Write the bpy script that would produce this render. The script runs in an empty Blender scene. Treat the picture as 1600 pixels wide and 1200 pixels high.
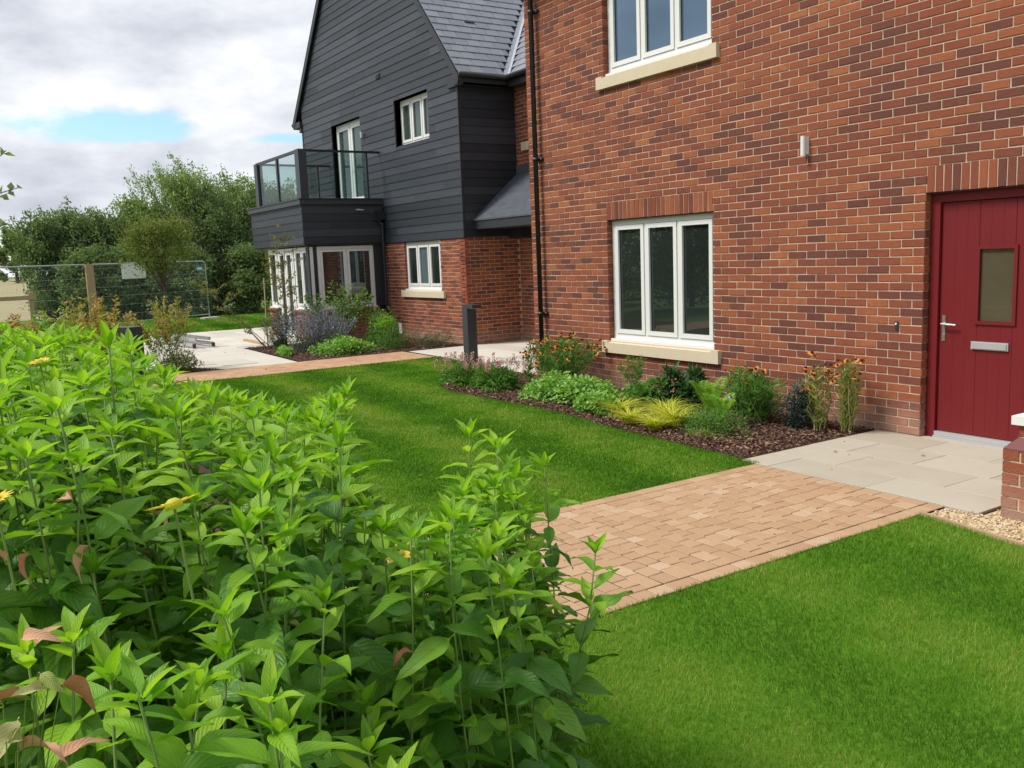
import bpy, math, random
import numpy as np
from mathutils import Vector, Matrix
random.seed(7); RNG = np.random.default_rng(7)
SC = bpy.context.scene; COL = SC.collection
# ------------------------------------------------------------------ camera
YAW, PITCH, ROLL = -1.00101795, -0.142669376, -0.0388860349
CAM = np.array([7.03459327, -7.15901666, 1.71493976]); FPX = 1396.529
def cam_axes():
    f = np.array([math.sin(YAW)*math.cos(PITCH), math.cos(YAW)*math.cos(PITCH), math.sin(PITCH)])
    r0 = np.array([math.cos(YAW), -math.sin(YAW), 0.0]); u0 = np.cross(r0, f)
    r = math.cos(ROLL)*r0 + math.sin(ROLL)*u0; u = -math.sin(ROLL)*r0 + math.cos(ROLL)*u0
    return r, u, f
CR, CU, CF = cam_axes()
def project(p):
    d = np.asarray(p, float) - CAM; w = d @ CF
    w = np.where(np.abs(w) < 1e-6, 1e-6, w)
    return 800 + FPX*(d @ CR)/w, 600 - FPX*(d @ CU)/w, w
cd = bpy.data.cameras.new('camera'); cam = bpy.data.objects.new('camera', cd); COL.objects.link(cam)
cd.sensor_width = 36; cd.lens = 36*FPX/1600; cd.clip_start = .05; cd.clip_end = 3000
M = Matrix(((CR[0], CU[0], -CF[0], CAM[0]), (CR[1], CU[1], -CF[1], CAM[1]), (CR[2], CU[2], -CF[2], CAM[2]), (0, 0, 0, 1)))
cam.matrix_world = M; SC.camera = cam
SC.view_settings.view_transform = 'Standard'; SC.view_settings.look = 'None'
SC.view_settings.gamma = 1; SC.view_settings.use_curve_mapping = False
SC.view_settings.exposure = 0.75
SC.cycles.max_bounces = 7; SC.cycles.diffuse_bounces = 3; SC.cycles.glossy_bounces = 3; SC.cycles.transmission_bounces = 3; SC.cycles.transparent_max_bounces = 8
# ------------------------------------------------------------------ sky and sun
SUN_EL, SUN_AZ = math.radians(52), math.radians(206)      # azimuth of the sun, clockwise from +y
w = bpy.data.worlds.new('World'); SC.world = w; w.use_nodes = True
nt = w.node_tree; nt.nodes.clear()
def N(nt, t, **k):
    n = nt.nodes.new(t)
    for a, b in k.items(): setattr(n, a, b)
    return n
def ramp(nt, stops, interp='LINEAR'):
    n = nt.nodes.new('ShaderNodeValToRGB'); cr = n.color_ramp; cr.interpolation = interp
    while len(cr.elements) < len(stops): cr.elements.new(.5)
    for e, (p, c) in zip(cr.elements, stops): e.position = p; e.color = (*c, 1) if len(c) == 3 else c
    return n
def math_(nt, op, a=None, b=None, clamp=False):
    n = nt.nodes.new('ShaderNodeMath'); n.operation = op; n.use_clamp = clamp
    for i, v in enumerate((a, b)):
        if v is None: continue
        if isinstance(v, (int, float)): n.inputs[i].default_value = v
        else: nt.links.new(v, n.inputs[i])
    return n.outputs[0]
def mixc(nt, fac, a, b, mode='MIX'):
    n = nt.nodes.new('ShaderNodeMix'); n.data_type = 'RGBA'; n.blend_type = mode
    for i, v in ((0, fac), (6, a), (7, b)):
        if isinstance(v, (int, float)): n.inputs[i].default_value = v
        elif isinstance(v, tuple): n.inputs[i].default_value = (*v, 1)
        else: nt.links.new(v, n.inputs[i])
    return n.outputs[2]
L = nt.links.new
sky = N(nt, 'ShaderNodeTexSky', sky_type='NISHITA', sun_disc=False); sky.sun_elevation = SUN_EL; sky.sun_rotation = SUN_AZ
tc = N(nt, 'ShaderNodeTexCoord'); sep = N(nt, 'ShaderNodeSeparateXYZ'); L(tc.outputs['Generated'], sep.inputs[0])
zz = math_(nt, 'ADD', math_(nt, 'MAXIMUM', sep.outputs[2], 0.0), 0.16)
px = math_(nt, 'DIVIDE', sep.outputs[0], zz); py = math_(nt, 'DIVIDE', sep.outputs[1], zz)
cmb = N(nt, 'ShaderNodeCombineXYZ'); L(px, cmb.inputs[0]); L(py, cmb.inputs[1])
n1 = N(nt, 'ShaderNodeTexNoise'); n1.inputs['Scale'].default_value = .75; n1.inputs['Detail'].default_value = 9; n1.inputs['Roughness'].default_value = .55; n1.inputs['Distortion'].default_value = .3
L(cmb.outputs[0], n1.inputs['Vector'])
mp = N(nt, 'ShaderNodeMapping'); mp.inputs['Location'].default_value = (3.1, 7.7, 2.2); mp.inputs['Scale'].default_value = (1.0, 1.0, 2.4)
L(tc.outputs['Generated'], mp.inputs[0])
n2 = N(nt, 'ShaderNodeTexNoise'); n2.inputs['Scale'].default_value = 5.2; n2.inputs['Detail'].default_value = 10; n2.inputs['Roughness'].default_value = .55
L(mp.outputs[0], n2.inputs['Vector'])
# cloud tone: soft grey undersides to white tops
tone = ramp(nt, [(.39, (.33, .35, .395)), (.45, (.39, .41, .455)), (.495, (.455, .475, .52)), (.54, (.525, .54, .575)), (.60, (.62, .63, .65))])
L(math_(nt, 'ADD', math_(nt, 'MULTIPLY', n1.outputs[0], .3), math_(nt, 'MULTIPLY', n2.outputs[0], .7)), tone.inputs[0])
# openings of blue between the clouds
gap0 = ramp(nt, [(.56, (0, 0, 0)), (.66, (1, 1, 1))]); n3 = N(nt, 'ShaderNodeTexNoise'); n3.inputs['Scale'].default_value = .55; n3.inputs['Detail'].default_value = 6
mp3 = N(nt, 'ShaderNodeMapping'); mp3.inputs['Location'].default_value = (11.3, 4.1, 0); L(cmb.outputs[0], mp3.inputs[0]); L(mp3.outputs[0], n3.inputs['Vector']); L(n3.outputs[0], gap0.inputs[0])
def pix_dir(x, y):
    d = CF + (x-800)/FPX*CR - (y-600)/FPX*CU; return d/np.linalg.norm(d)
def gap(cx, cy, half_w, half_h):
    c = pix_dir(cx, cy); sub = N(nt, 'ShaderNodeVectorMath', operation='SUBTRACT'); L(tc.outputs['Generated'], sub.inputs[0]); sub.inputs[1].default_value = tuple(c)
    hz = Vector((0, 0, 1)).cross(Vector(c)).normalized(); up = Vector(c).cross(hz).normalized()
    def dot(v):
        q = N(nt, 'ShaderNodeVectorMath', operation='DOT_PRODUCT'); L(sub.outputs[0], q.inputs[0]); q.inputs[1].default_value = tuple(v); return q.outputs['Value']
    a = math_(nt, 'DIVIDE', dot(hz), half_w); b = math_(nt, 'DIVIDE', dot(up), half_h)
    r2 = math_(nt, 'ADD', math_(nt, 'POWER', math_(nt, 'ABSOLUTE', a), 2), math_(nt, 'POWER', math_(nt, 'ABSOLUTE', b), 2))
    r2 = math_(nt, 'ADD', r2, math_(nt, 'MULTIPLY', math_(nt, 'SUBTRACT', n2.outputs[0], .5), 8.5))
    return math_(nt, 'MULTIPLY', math_(nt, 'SUBTRACT', 1.5, r2, True), .95)
g = math_(nt, 'MAXIMUM', gap(165, 192, .105, .017), gap(440, 216, .05, .006))
g = math_(nt, 'MAXIMUM', g, math_(nt, 'MULTIPLY', gap0.outputs[0], math_(nt, 'MULTIPLY', math_(nt, 'SUBTRACT', sep.outputs[2], .38, True), 5, True)), True)
skyc = mixc(nt, 1.0, sky.outputs[0], (.095, .115, .128), 'MULTIPLY')
out = mixc(nt, g, tone.outputs[0], skyc)
bgc = N(nt, 'ShaderNodeBackground'); L(out, bgc.inputs[0]); bgc.inputs[1].default_value = 1.0
# the sky node keeps its own physical strength (about 0.1); the clouds in front of it are mixed over it
wo = N(nt, 'ShaderNodeOutputWorld'); L(bgc.outputs[0], wo.inputs[0])
sd = bpy.data.lights.new('sun', 'SUN'); sd.energy = 2.2; sd.angle = math.radians(17); sd.color = (1, .955, .89)
sun = bpy.data.objects.new('sun', sd); COL.objects.link(sun)
sdir = Vector((math.sin(SUN_AZ)*math.cos(SUN_EL), math.cos(SUN_AZ)*math.cos(SUN_EL), math.sin(SUN_EL)))
sun.rotation_euler = sdir.to_track_quat('Z', 'Y').to_euler(); sun.location = (0, -20, 30)
# ------------------------------------------------------------------ materials
def mat(name, cols, rand=None, noise=(4, 6, .6), noise_amt=.35, rough=.8, bump=0, bump_scale=60, spec=.5, metal=0, transl=0, stretch=None, coat=0, big=None, uvveins=False, rough_var=0, tcol=None, mow=0, splash=False):
    """cols: list of (pos, rgb). rand: 'island' | 'object' picks a tone per piece; noise varies it within the piece."""
    m = bpy.data.materials.new(name); m.use_nodes = True; nt = m.node_tree; nt.nodes.clear(); L = nt.links.new
    tc = N(nt, 'ShaderNodeTexCoord'); vec = tc.outputs['Object']
    oi = N(nt, 'ShaderNodeObjectInfo'); ge = N(nt, 'ShaderNodeNewGeometry')
    rv = {'island': ge.outputs['Random Per Island'], 'object': oi.outputs['Random']}.get(rand)
    if rv is not None:
        va = N(nt, 'ShaderNodeVectorMath', operation='ADD'); cb = N(nt, 'ShaderNodeCombineXYZ')
        L(math_(nt, 'MULTIPLY', rv, 57.0), cb.inputs[0]); L(math_(nt, 'MULTIPLY', rv, 23.0), cb.inputs[1]); L(vec, va.inputs[0]); L(cb.outputs[0], va.inputs[1]); vec = va.outputs[0]
    if stretch:
        mp = N(nt, 'ShaderNodeMapping'); mp.inputs['Scale'].default_value = stretch; L(vec, mp.inputs[0]); vec = mp.outputs[0]
    nz = N(nt, 'ShaderNodeTexNoise'); nz.inputs['Scale'].default_value = noise[0]; nz.inputs['Detail'].default_value = noise[1]; nz.inputs['Roughness'].default_value = noise[2]; L(vec, nz.inputs['Vector'])
    nn = math_(nt, 'MULTIPLY', math_(nt, 'SUBTRACT', nz.outputs[0], .5), 2*noise_amt)
    fac = math_(nt, 'ADD', nn, rv if rv is not None else .5, True)
    if big:
        n2 = N(nt, 'ShaderNodeTexNoise'); n2.inputs['Scale'].default_value = big[0]; n2.inputs['Detail'].default_value = 3; L(ge.outputs['Position'], n2.inputs['Vector'])
        fac = math_(nt, 'ADD', fac, math_(nt, 'MULTIPLY', math_(nt, 'SUBTRACT', n2.outputs[0], .5), 2*big[1]), True)
    if splash:   # pale splash dust on the lowest courses
        sp = N(nt, 'ShaderNodeSeparateXYZ'); L(ge.outputs['Position'], sp.inputs[0]); ns = N(nt, 'ShaderNodeTexNoise'); ns.inputs['Scale'].default_value = 7; ns.inputs['Detail'].default_value = 6; L(ge.outputs['Position'], ns.inputs['Vector'])
        spl = math_(nt, 'MULTIPLY', math_(nt, 'MULTIPLY', math_(nt, 'SUBTRACT', .34, sp.outputs[2], True), 2.6), math_(nt, 'ADD', ns.outputs[0], .1), True)
    if mow:      # mower stripes
        sp = N(nt, 'ShaderNodeSeparateXYZ'); L(ge.outputs['Position'], sp.inputs[0])
        ph = math_(nt, 'ADD', math_(nt, 'MULTIPLY', sp.outputs[1], 5.2), math_(nt, 'MULTIPLY', sp.outputs[0], .35))
        fac = math_(nt, 'ADD', fac, math_(nt, 'MULTIPLY', math_(nt, 'SINE', ph), mow), True)
    rp = ramp(nt, cols); L(fac, rp.inputs[0]); col = rp.outputs[0]
    p = N(nt, 'ShaderNodeBsdfPrincipled'); p.inputs['Roughness'].default_value = rough; p.inputs['Metallic'].default_value = metal
    p.inputs['Specular IOR Level'].default_value = spec; p.inputs['Coat Weight'].default_value = coat
    hgt = None
    if uvveins:
        uv = N(nt, 'ShaderNodeUVMap'); s = N(nt, 'ShaderNodeSeparateXYZ'); L(uv.outputs[0], s.inputs[0])
        au = math_(nt, 'ABSOLUTE', math_(nt, 'SUBTRACT', s.outputs[0], .5))
        sv = math_(nt, 'SUBTRACT', math_(nt, 'MULTIPLY', s.outputs[1], 9), math_(nt, 'MULTIPLY', au, 6.0))
        fr = math_(nt, 'ABSOLUTE', math_(nt, 'SUBTRACT', math_(nt, 'FRACT', sv), .5))       # 0 at a vein
        side = math_(nt, 'SUBTRACT', 1.0, math_(nt, 'MULTIPLY', fr, 9.0), True)
        mid = math_(nt, 'SUBTRACT', 1.0, math_(nt, 'MULTIPLY', au, 26.0), True)
        vein = math_(nt, 'MAXIMUM', math_(nt, 'MULTIPLY', side, .6), mid)
        col = mixc(nt, math_(nt, 'MULTIPLY', vein, .42), col, mixc(nt, 1.0, col, (.55, .62, .45), 'MULTIPLY'))
        hgt = math_(nt, 'MULTIPLY', math_(nt, 'SUBTRACT', 1.0, vein), .5)
        hgt = math_(nt, 'ADD', hgt, math_(nt, 'MULTIPLY', math_(nt, 'SINE', math_(nt, 'MULTIPLY', sv, 6.283)), .22))
    if splash: col = mixc(nt, spl, col, (.50, .34, .26))
    L(col, p.inputs['Base Color'])
    if rough_var:
        L(math_(nt, 'ADD', rough, math_(nt, 'MULTIPLY', math_(nt, 'SUBTRACT', nz.outputs[0], .5), rough_var), True), p.inputs['Roughness'])
    if bump:
        b = N(nt, 'ShaderNodeBump'); b.inputs['Strength'].default_value = bump; b.inputs['Distance'].default_value = .01 if not uvveins else .002
        if hgt is None:
            nb = N(nt, 'ShaderNodeTexNoise'); nb.inputs['Scale'].default_value = bump_scale; nb.inputs['Detail'].default_value = 5; L(vec, nb.inputs['Vector']); hgt = nb.outputs[0]
        L(hgt, b.inputs['Height']); L(b.outputs[0], p.inputs['Normal'])
    o = N(nt, 'ShaderNodeOutputMaterial')
    if transl:
        t = N(nt, 'ShaderNodeBsdfTranslucent'); L(mixc(nt, 1.0, col, tcol or (1.5, 1.55, .6), 'MULTIPLY'), t.inputs[0]); mx = N(nt, 'ShaderNodeMixShader'); mx.inputs[0].default_value = transl
        L(p.outputs[0], mx.inputs[1]); L(t.outputs[0], mx.inputs[2]); L(mx.outputs[0], o.inputs[0])
    else: L(p.outputs[0], o.inputs[0])
    return m
BR = [(0, (.145, .054, .042)), (.17, (.175, .060, .042)), (.34, (.235, .070, .041)), (.72, (.29, .088, .045)), (.95, (.34, .110, .050)), (1, (.38, .135, .062))]
K = {}
for r in ('island', 'object'):
    K['brick_'+r] = mat('brick_'+r, BR, r, (16, 8, .72), .30, .9, .6, 90, .25, big=(.55, .16), splash=True)
    K['paver_'+r] = mat('paver_'+r, [(0, (.42, .265, .150)), (.3, (.45, .288, .165)), (.78, (.482, .315, .185)), (1, (.53, .38, .245))], r, (26, 7, .75), .32, .9, .5, 110, .3, big=(1.3, .35))
    K['slate_'+r] = mat('slate_'+r, [(0, (.185, .20, .225)), (.5, (.215, .232, .258)), (1, (.245, .263, .29))], r, (6, 5, .6), .3, .5, .25, 40, .5)
    K['board_'+r] = mat('board_'+r, [(0, (.018, .022, .029)), (.5, (.027, .032, .041)), (1, (.046, .053, .064))], r, (5, 9, .75), .42, .48, .5, 30, .5, stretch=(.35, .35, 9), rough_var=.25)
K['mortar'] = mat('mortar', [(0, (.50, .385, .275)), (1, (.70, .565, .43))], None, (30, 6, .7), .5, .95, .5, 150, .2)
K['terracotta'] = mat('terracotta_paver', [(0, (.42, .245, .14)), (1, (.53, .33, .20))], 'island', (9, 5, .6), .3, .9, .3, 80, .3, big=(.8, .2))
K['slab'] = mat('paving_slab', [(0, (.42, .375, .29)), (.5, (.465, .42, .33)), (1, (.50, .46, .37))], 'object', (5, 9, .75), .55, .8, .25, 90, .4, big=(2.2, .45))
K['concrete'] = mat('pale_paving', [(0, (.50, .46, .38)), (1, (.68, .64, .55))], None, (1.2, 8, .7), .5, .85, .15, 60, .3)
K['joint'] = mat('dark_joint', [(0, (.035, .026, .018)), (1, (.08, .06, .04))], None, rough=.95)
K['upvc'] = mat('white_frame', [(0, (.74, .745, .72)), (1, (.80, .805, .78))], None, rough=.38, noise_amt=.3)
K['stone'] = mat('cast_stone', [(0, (.60, .50, .34)), (1, (.72, .63, .46))], None, (12, 7, .7), .5, .9, .25, 200, .3)
K['white'] = mat('white_stone', [(0, (.70, .70, .68)), (1, (.82, .82, .80))], None, rough=.7)
K['black'] = mat('black_plastic', [(0, (.016, .017, .019)), (1, (.024, .026, .028))], None, rough=.38)
K['trim'] = mat('black_painted_trim', [(0, (.018, .020, .025)), (1, (.032, .036, .042))], None, (4, 5, .6), .4, .5)
K['gasket'] = mat('gasket', [(0, (.02, .02, .02)), (1, (.03, .03, .03))], None, rough=.7)
K['anthracite'] = mat('anthracite_metal', [(0, (.040, .048, .053)), (1, (.055, .064, .070))], None, (5, 4, .5), .4, .45, metal=.2)
K['red'] = mat('red_door_paint', [(0, (.145, .009, .012)), (1, (.185, .013, .016))], None, (3, 6, .6), .5, .5, .12, 160, spec=.35)
K['steel'] = mat('brushed_steel', [(0, (.55, .55, .55)), (1, (.68, .68, .68))], None, rough=.32, metal=.9)
K['silver'] = mat('silver_paint', [(0, (.48, .49, .50)), (1, (.58, .59, .60))], None, rough=.4, metal=.4)
K['lead'] = mat('lead_flashing', [(0, (.30, .33, .37)), (1, (.42, .46, .50))], None, (8, 5, .6), .5, .5, .2, 40)
K['leadd'] = mat('dark_lead_roof', [(0, (.060, .068, .085)), (.5, (.085, .095, .115)), (1, (.15, .165, .19))], None, (3.5, 8, .65), .6, .42, .25, 22, stretch=(1, 1, 3))
K['gravel'] = mat('gravel_stone', [(0, (.42, .27, .12)), (.5, (.58, .44, .25)), (1, (.78, .68, .50))], 'island', rough=.85, noise_amt=.15)
K['mulch'] = mat('mulch_soil', [(0, (.035, .018, .012)), (1, (.11, .06, .04))], None, (30, 8, .8), .6, .95, .8, 120, .2)
K['chip'] = mat('bark_chip', [(0, (.045, .022, .014)), (.6, (.13, .065, .04)), (.9, (.26, .15, .09)), (1, (.42, .29, .19))], 'island', rough=.9, noise_amt=.1)
K['lawn'] = mat('lawn_turf', [(0, (.07, .16, .012)), (1, (.12, .24, .02))], None, (40, 5, .7), .5, .95, .3, 200, .1, big=(.9, .3))
K['blade'] = mat('grass_blade', [(0, (.060, .170, .009)), (.5, (.125, .29, .015)), (.9, (.20, .385, .028)), (1, (.34, .40, .09))], 'island', noise_amt=.05, rough=.6, spec=.3, transl=.35, big=(2.1, .65), mow=.30)
K['field'] = mat('field', [(0, (.075, .14, .02)), (.5, (.11, .18, .03)), (1, (.16, .20, .05))], None, (.4, 6, .7), .5, .95, big=(.02, .4))
K['straw'] = mat('straw_field', [(0, (.24, .21, .10)), (.5, (.30, .26, .13)), (1, (.36, .31, .17))], None, (.4, 6, .7), .5, .95)
K['leafo'] = mat('mature_leaf', [(0, (.060, .175, .018)), (.5, (.115, .28, .025)), (1, (.21, .41, .035))], 'object', (9, 3, .5), .14, .42, .8, spec=.45, big=(3.0, .3), transl=.30, uvveins=True)
K['leafy'] = mat('young_leaf', [(0, (.14, .33, .020)), (.5, (.24, .46, .028)), (1, (.37, .58, .045))], 'object', (9, 3, .5), .14, .45, .8, spec=.4, big=(3.0, .3), transl=.40, uvveins=True)
K['leafb'] = mat('dry_brown_leaf', [(0, (.36, .15, .07)), (1, (.64, .36, .21))], 'object', (18, 6, .6), .4, .8, .4, uvveins=True, transl=.15, tcol=(1, .8, .6))
K['leafp'] = mat('pale_fading_leaf', [(0, (.30, .38, .07)), (1, (.52, .50, .20))], 'object', (18, 6, .6), .4, .6, .4, uvveins=True, transl=.25, tcol=(1, 1, .6))
K['stem'] = mat('green_stem', [(0, (.10, .19, .035)), (1, (.19, .27, .06))], None, (20, 4, .6), .5, .6)
K['wood'] = mat('bark', [(0, (.06, .045, .030)), (1, (.14, .11, .08))], None, (12, 6, .7), .5, .9, .5, 60, stretch=(1, 1, .2))
K['timber'] = mat('raw_timber', [(0, (.34, .22, .12)), (1, (.50, .36, .22))], None, (10, 6, .7), .5, .8, .2, 60, stretch=(1, 1, .15))
K['galv'] = mat('galvanised_wire', [(0, (.34, .37, .39)), (1, (.46, .49, .51))], None, rough=.45, metal=.5)
K['yellow'] = mat('yellow_petal', [(0, (.75, .45, .01)), (1, (.85, .62, .03))], 'island', rough=.6, transl=.25, tcol=(1, 1, .5))
K['orange'] = mat('orange_petal', [(0, (.28, .03, .012)), (.5, (.55, .13, .015)), (1, (.72, .33, .03))], 'island', rough=.7, noise_amt=.1)
K['cone'] = mat('brown_flower_cone', [(0, (.03, .012, .008)), (1, (.08, .03, .015))], 'island', rough=.9)
K['pink'] = mat('pink_flower_spike', [(0, (.42, .13, .14)), (.5, (.60, .32, .28)), (1, (.72, .58, .45))], 'island', rough=.8, noise_amt=.15)
K['purple'] = mat('lavender_flower', [(0, (.27, .20, .42)), (.6, (.40, .32, .56)), (1, (.55, .50, .66))], 'island', rough=.8, noise_amt=.15)
def foliage(name, a, b, c, tr=.25, sp=.3, rough=.6, big=(2.2, .22)):
    K[name] = mat(name, [(0, a), (.55, b), (1, c)], 'island', noise_amt=.1, rough=rough, spec=sp, transl=tr, big=big)
foliage('f_tree', (.14, .215, .095), (.205, .29, .125), (.30, .385, .18), .45, big=(.5, .25))
foliage('f_tree_dark', (.105, .165, .078), (.155, .225, .10), (.235, .305, .135), .4, big=(.5, .25))
foliage('f_olive', (.11, .16, .03), (.16, .20, .055), (.23, .27, .08), .35)
foliage('f_light', (.16, .34, .07), (.25, .46, .10), (.36, .58, .15), .3)
foliage('f_mid', (.065, .17, .030), (.11, .25, .045), (.18, .35, .065), .3)
foliage('f_dark', (.022, .075, .022), (.04, .12, .034), (.075, .18, .05), .2)
foliage('f_blue', (.09, .14, .11), (.15, .20, .16), (.22, .27, .22), .2)
foliage('f_bluedark', (.014, .032, .028), (.026, .052, .040), (.05, .08, .06), .1)
foliage('f_yellow', (.34, .40, .03), (.55, .58, .06), (.72, .72, .13), .3)
foliage('f_fern', (.13, .30, .03), (.21, .43, .04), (.30, .52, .06), .35)
foliage('f_nandina', (.19, .26, .05), (.42, .33, .09), (.62, .36, .17), .3, big=(3.5, .35))
foliage('f_nandred', (.30, .05, .03), (.42, .14, .06), (.46, .24, .10), .3)
foliage('f_straw', (.16, .24, .04), (.28, .33, .08), (.42, .38, .15), .2)
foliage('f_sapling', (.09, .13, .025), (.17, .21, .045), (.38, .26, .10), .3)
def glass(name, base, ior=1.85, tint=(.82, .93, 1)):
    m = bpy.data.materials.new(name); m.use_nodes = True; nt = m.node_tree; nt.nodes.clear(); L = nt.links.new
    tc = N(nt, 'ShaderNodeTexCoord'); nz = N(nt, 'ShaderNodeTexNoise'); nz.inputs['Scale'].default_value = .9; L(tc.outputs['Object'], nz.inputs['Vector'])
    b = N(nt, 'ShaderNodeBump'); b.inputs['Strength'].default_value = .12; b.inputs['Distance'].default_value = .02; L(nz.outputs[0], b.inputs['Height'])
    d = N(nt, 'ShaderNodeBsdfDiffuse'); rp = ramp(nt, [(0, tuple(v*.6 for v in base)), (1, tuple(v*1.4 for v in base))]); L(nz.outputs[0], rp.inputs[0]); L(rp.outputs[0], d.inputs[0])
    gl = N(nt, 'ShaderNodeBsdfGlossy'); gl.inputs['Roughness'].default_value = .012; gl.inputs[0].default_value = (*tint, 1); L(b.outputs[0], gl.inputs['Normal'])
    fr = N(nt, 'ShaderNodeFresnel'); fr.inputs[0].default_value = ior; mx = N(nt, 'ShaderNodeMixShader'); L(fr.outputs[0], mx.inputs[0]); L(d.outputs[0], mx.inputs[1]); L(gl.outputs[0], mx.inputs[2])
    o = N(nt, 'ShaderNodeOutputMaterial'); L(mx.outputs[0], o.inputs[0]); return m
K['glass'] = glass('window_glass', (.020, .026, .024), 1.95, (.80, .90, .90))
K['glassu'] = glass('upstairs_glass', (.045, .075, .115), 2.5, (.58, .78, 1))  # blue of the reflected sky painted into base and tint
K['glassg'] = glass('glass_painted_green_reflection', (.045, .068, .052), 1.6)  # reflection of trees painted in as a green-grey base colour
K['glassd'] = glass('door_glass', (.10, .085, .052), 2.0, (.9, .85, .7))  # khaki of the reflected fence painted into base and tint
K['curtain'] = mat('pale_curtain', [(0, (.16, .18, .22)), (1, (.26, .29, .34))], None, (8, 2, .5), .6, .5, stretch=(9, 9, .3))
def clear_glass():
    m = bpy.data.materials.new('balustrade_glass'); m.use_nodes = True; nt = m.node_tree; nt.nodes.clear(); L = nt.links.new
    t = N(nt, 'ShaderNodeBsdfTransparent'); t.inputs[0].default_value = (.80, .88, .86, 1); gl = N(nt, 'ShaderNodeBsdfGlossy'); gl.inputs['Roughness'].default_value = .02
    fr = N(nt, 'ShaderNodeFresnel'); fr.inputs[0].default_value = 1.5; ge = N(nt, 'ShaderNodeNewGeometry'); mx = N(nt, 'ShaderNodeMixShader'); L(math_(nt, 'MULTIPLY', fr.outputs[0], math_(nt, 'SUBTRACT', 1.0, ge.outputs['Backfacing'])), mx.inputs[0]); L(t.outputs[0], mx.inputs[1]); L(gl.outputs[0], mx.inputs[2])
    o = N(nt, 'ShaderNodeOutputMaterial'); L(mx.outputs[0], o.inputs[0]); return m
K['bglass'] = clear_glass()
# ------------------------------------------------------------------ mesh helpers
def V(*a): return np.array(a, float)
class MB:
    def __init__(s): s.v = []; s.f = []
    def add(s, vs, fs):
        b = len(s.v); s.v += [tuple(map(float, p)) for p in vs]; s.f += [tuple(b+i for i in f) for f in fs]; return s
    def box(s, a, b):
        (x0, y0, z0), (x1, y1, z1) = np.minimum(a, b), np.maximum(a, b)
        return s.add([(x0, y0, z0), (x1, y0, z0), (x1, y1, z0), (x0, y1, z0), (x0, y0, z1), (x1, y0, z1), (x1, y1, z1), (x0, y1, z1)],
                     [(0, 3, 2, 1), (4, 5, 6, 7), (0, 1, 5, 4), (1, 2, 6, 5), (2, 3, 7, 6), (3, 0, 4, 7)])
    def obox(s, o, ax, a, b):
        """box in a frame: o origin, ax 3 axes (u, n, z); a,b opposite corners"""
        o = np.asarray(o, float); A = [np.asarray(q, float) for q in ax]; lo, hi = np.minimum(a, b), np.maximum(a, b)
        vs = [o + A[0]*x + A[1]*y + A[2]*z for z in (lo[2], hi[2]) for x, y in ((lo[0], lo[1]), (hi[0], lo[1]), (hi[0], hi[1]), (lo[0], hi[1]))]
        fs = [(0, 3, 2, 1), (4, 5, 6, 7), (0, 1, 5, 4), (1, 2, 6, 5), (2, 3, 7, 6), (3, 0, 4, 7)]
        return s.add(vs, fs if np.dot(np.cross(A[0], A[1]), A[2]) > 0 else [f[::-1] for f in fs])
    def tube(s, pts, rad, n=8, caps=True):
        pts = [np.asarray(p, float) for p in pts]; rs = rad if hasattr(rad, '__len__') else [rad]*len(pts); b = len(s.v)
        for i, p in enumerate(pts):
            t = pts[min(i+1, len(pts)-1)] - pts[max(i-1, 0)]; t /= (np.linalg.norm(t)+1e-9)
            q = V(0, 0, 1) if abs(t[2]) < .9 else V(1, 0, 0); u = np.cross(t, q); u /= np.linalg.norm(u); v = np.cross(t, u)
            for k in range(n):
                a = 2*math.pi*k/n; s.v.append(tuple(p + rs[i]*(math.cos(a)*u + math.sin(a)*v)))
        for i in range(len(pts)-1):
            for k in range(n): s.f.append((b+i*n+k, b+i*n+(k+1) % n, b+(i+1)*n+(k+1) % n, b+(i+1)*n+k))
        if caps: s.f.append(tuple(b+k for k in range(n))[::-1]); s.f.append(tuple(b+(len(pts)-1)*n+k for k in range(n)))
        return s
    def prism(s, poly, d):
        n = len(poly); b = [np.asarray(p, float) for p in poly]; t = [p+np.asarray(d, float) for p in b]
        return s.add(b+t, [tuple(range(n))[::-1], tuple(range(n, 2*n))] + [(i, (i+1) % n, n+(i+1) % n, n+i) for i in range(n)])
    def mesh(s, name, m, smooth=False):
        me = bpy.data.meshes.new(name); me.from_pydata(s.v, [], s.f); me.materials.append(m)
        if smooth: me.shade_smooth()
        return me
    def build(s, name, m, parent=None, smooth=False): return link(name, s.mesh(name, m, smooth), parent)
def wloc(p):
    v = Vector((0, 0, 0))
    while p is not None: v += p.location; p = p.parent
    return v
def link(name, me, parent=None, loc=None):
    o = bpy.data.objects.new(name, me); COL.objects.link(o)
    if parent is not None: o.parent = parent
    o.location = Vector(loc if loc is not None else (0, 0, 0)) - (wloc(parent) if parent is not None else Vector((0, 0, 0)))
    return o
def thing(name, label, cat, loc=(0, 0, 0), group=None):
    o = bpy.data.objects.new(name, None); COL.objects.link(o); o.location = loc; o.empty_display_size = .1
    return tag(o, label, cat, group)
def tag(o, label, cat, group=None):
    o['label'] = label; o['category'] = cat
    if group: o['group'] = group
    return o
def struct(o): o['kind'] = 'structure'; return o
def stuff(o): o['kind'] = 'stuff'; return o
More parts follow.
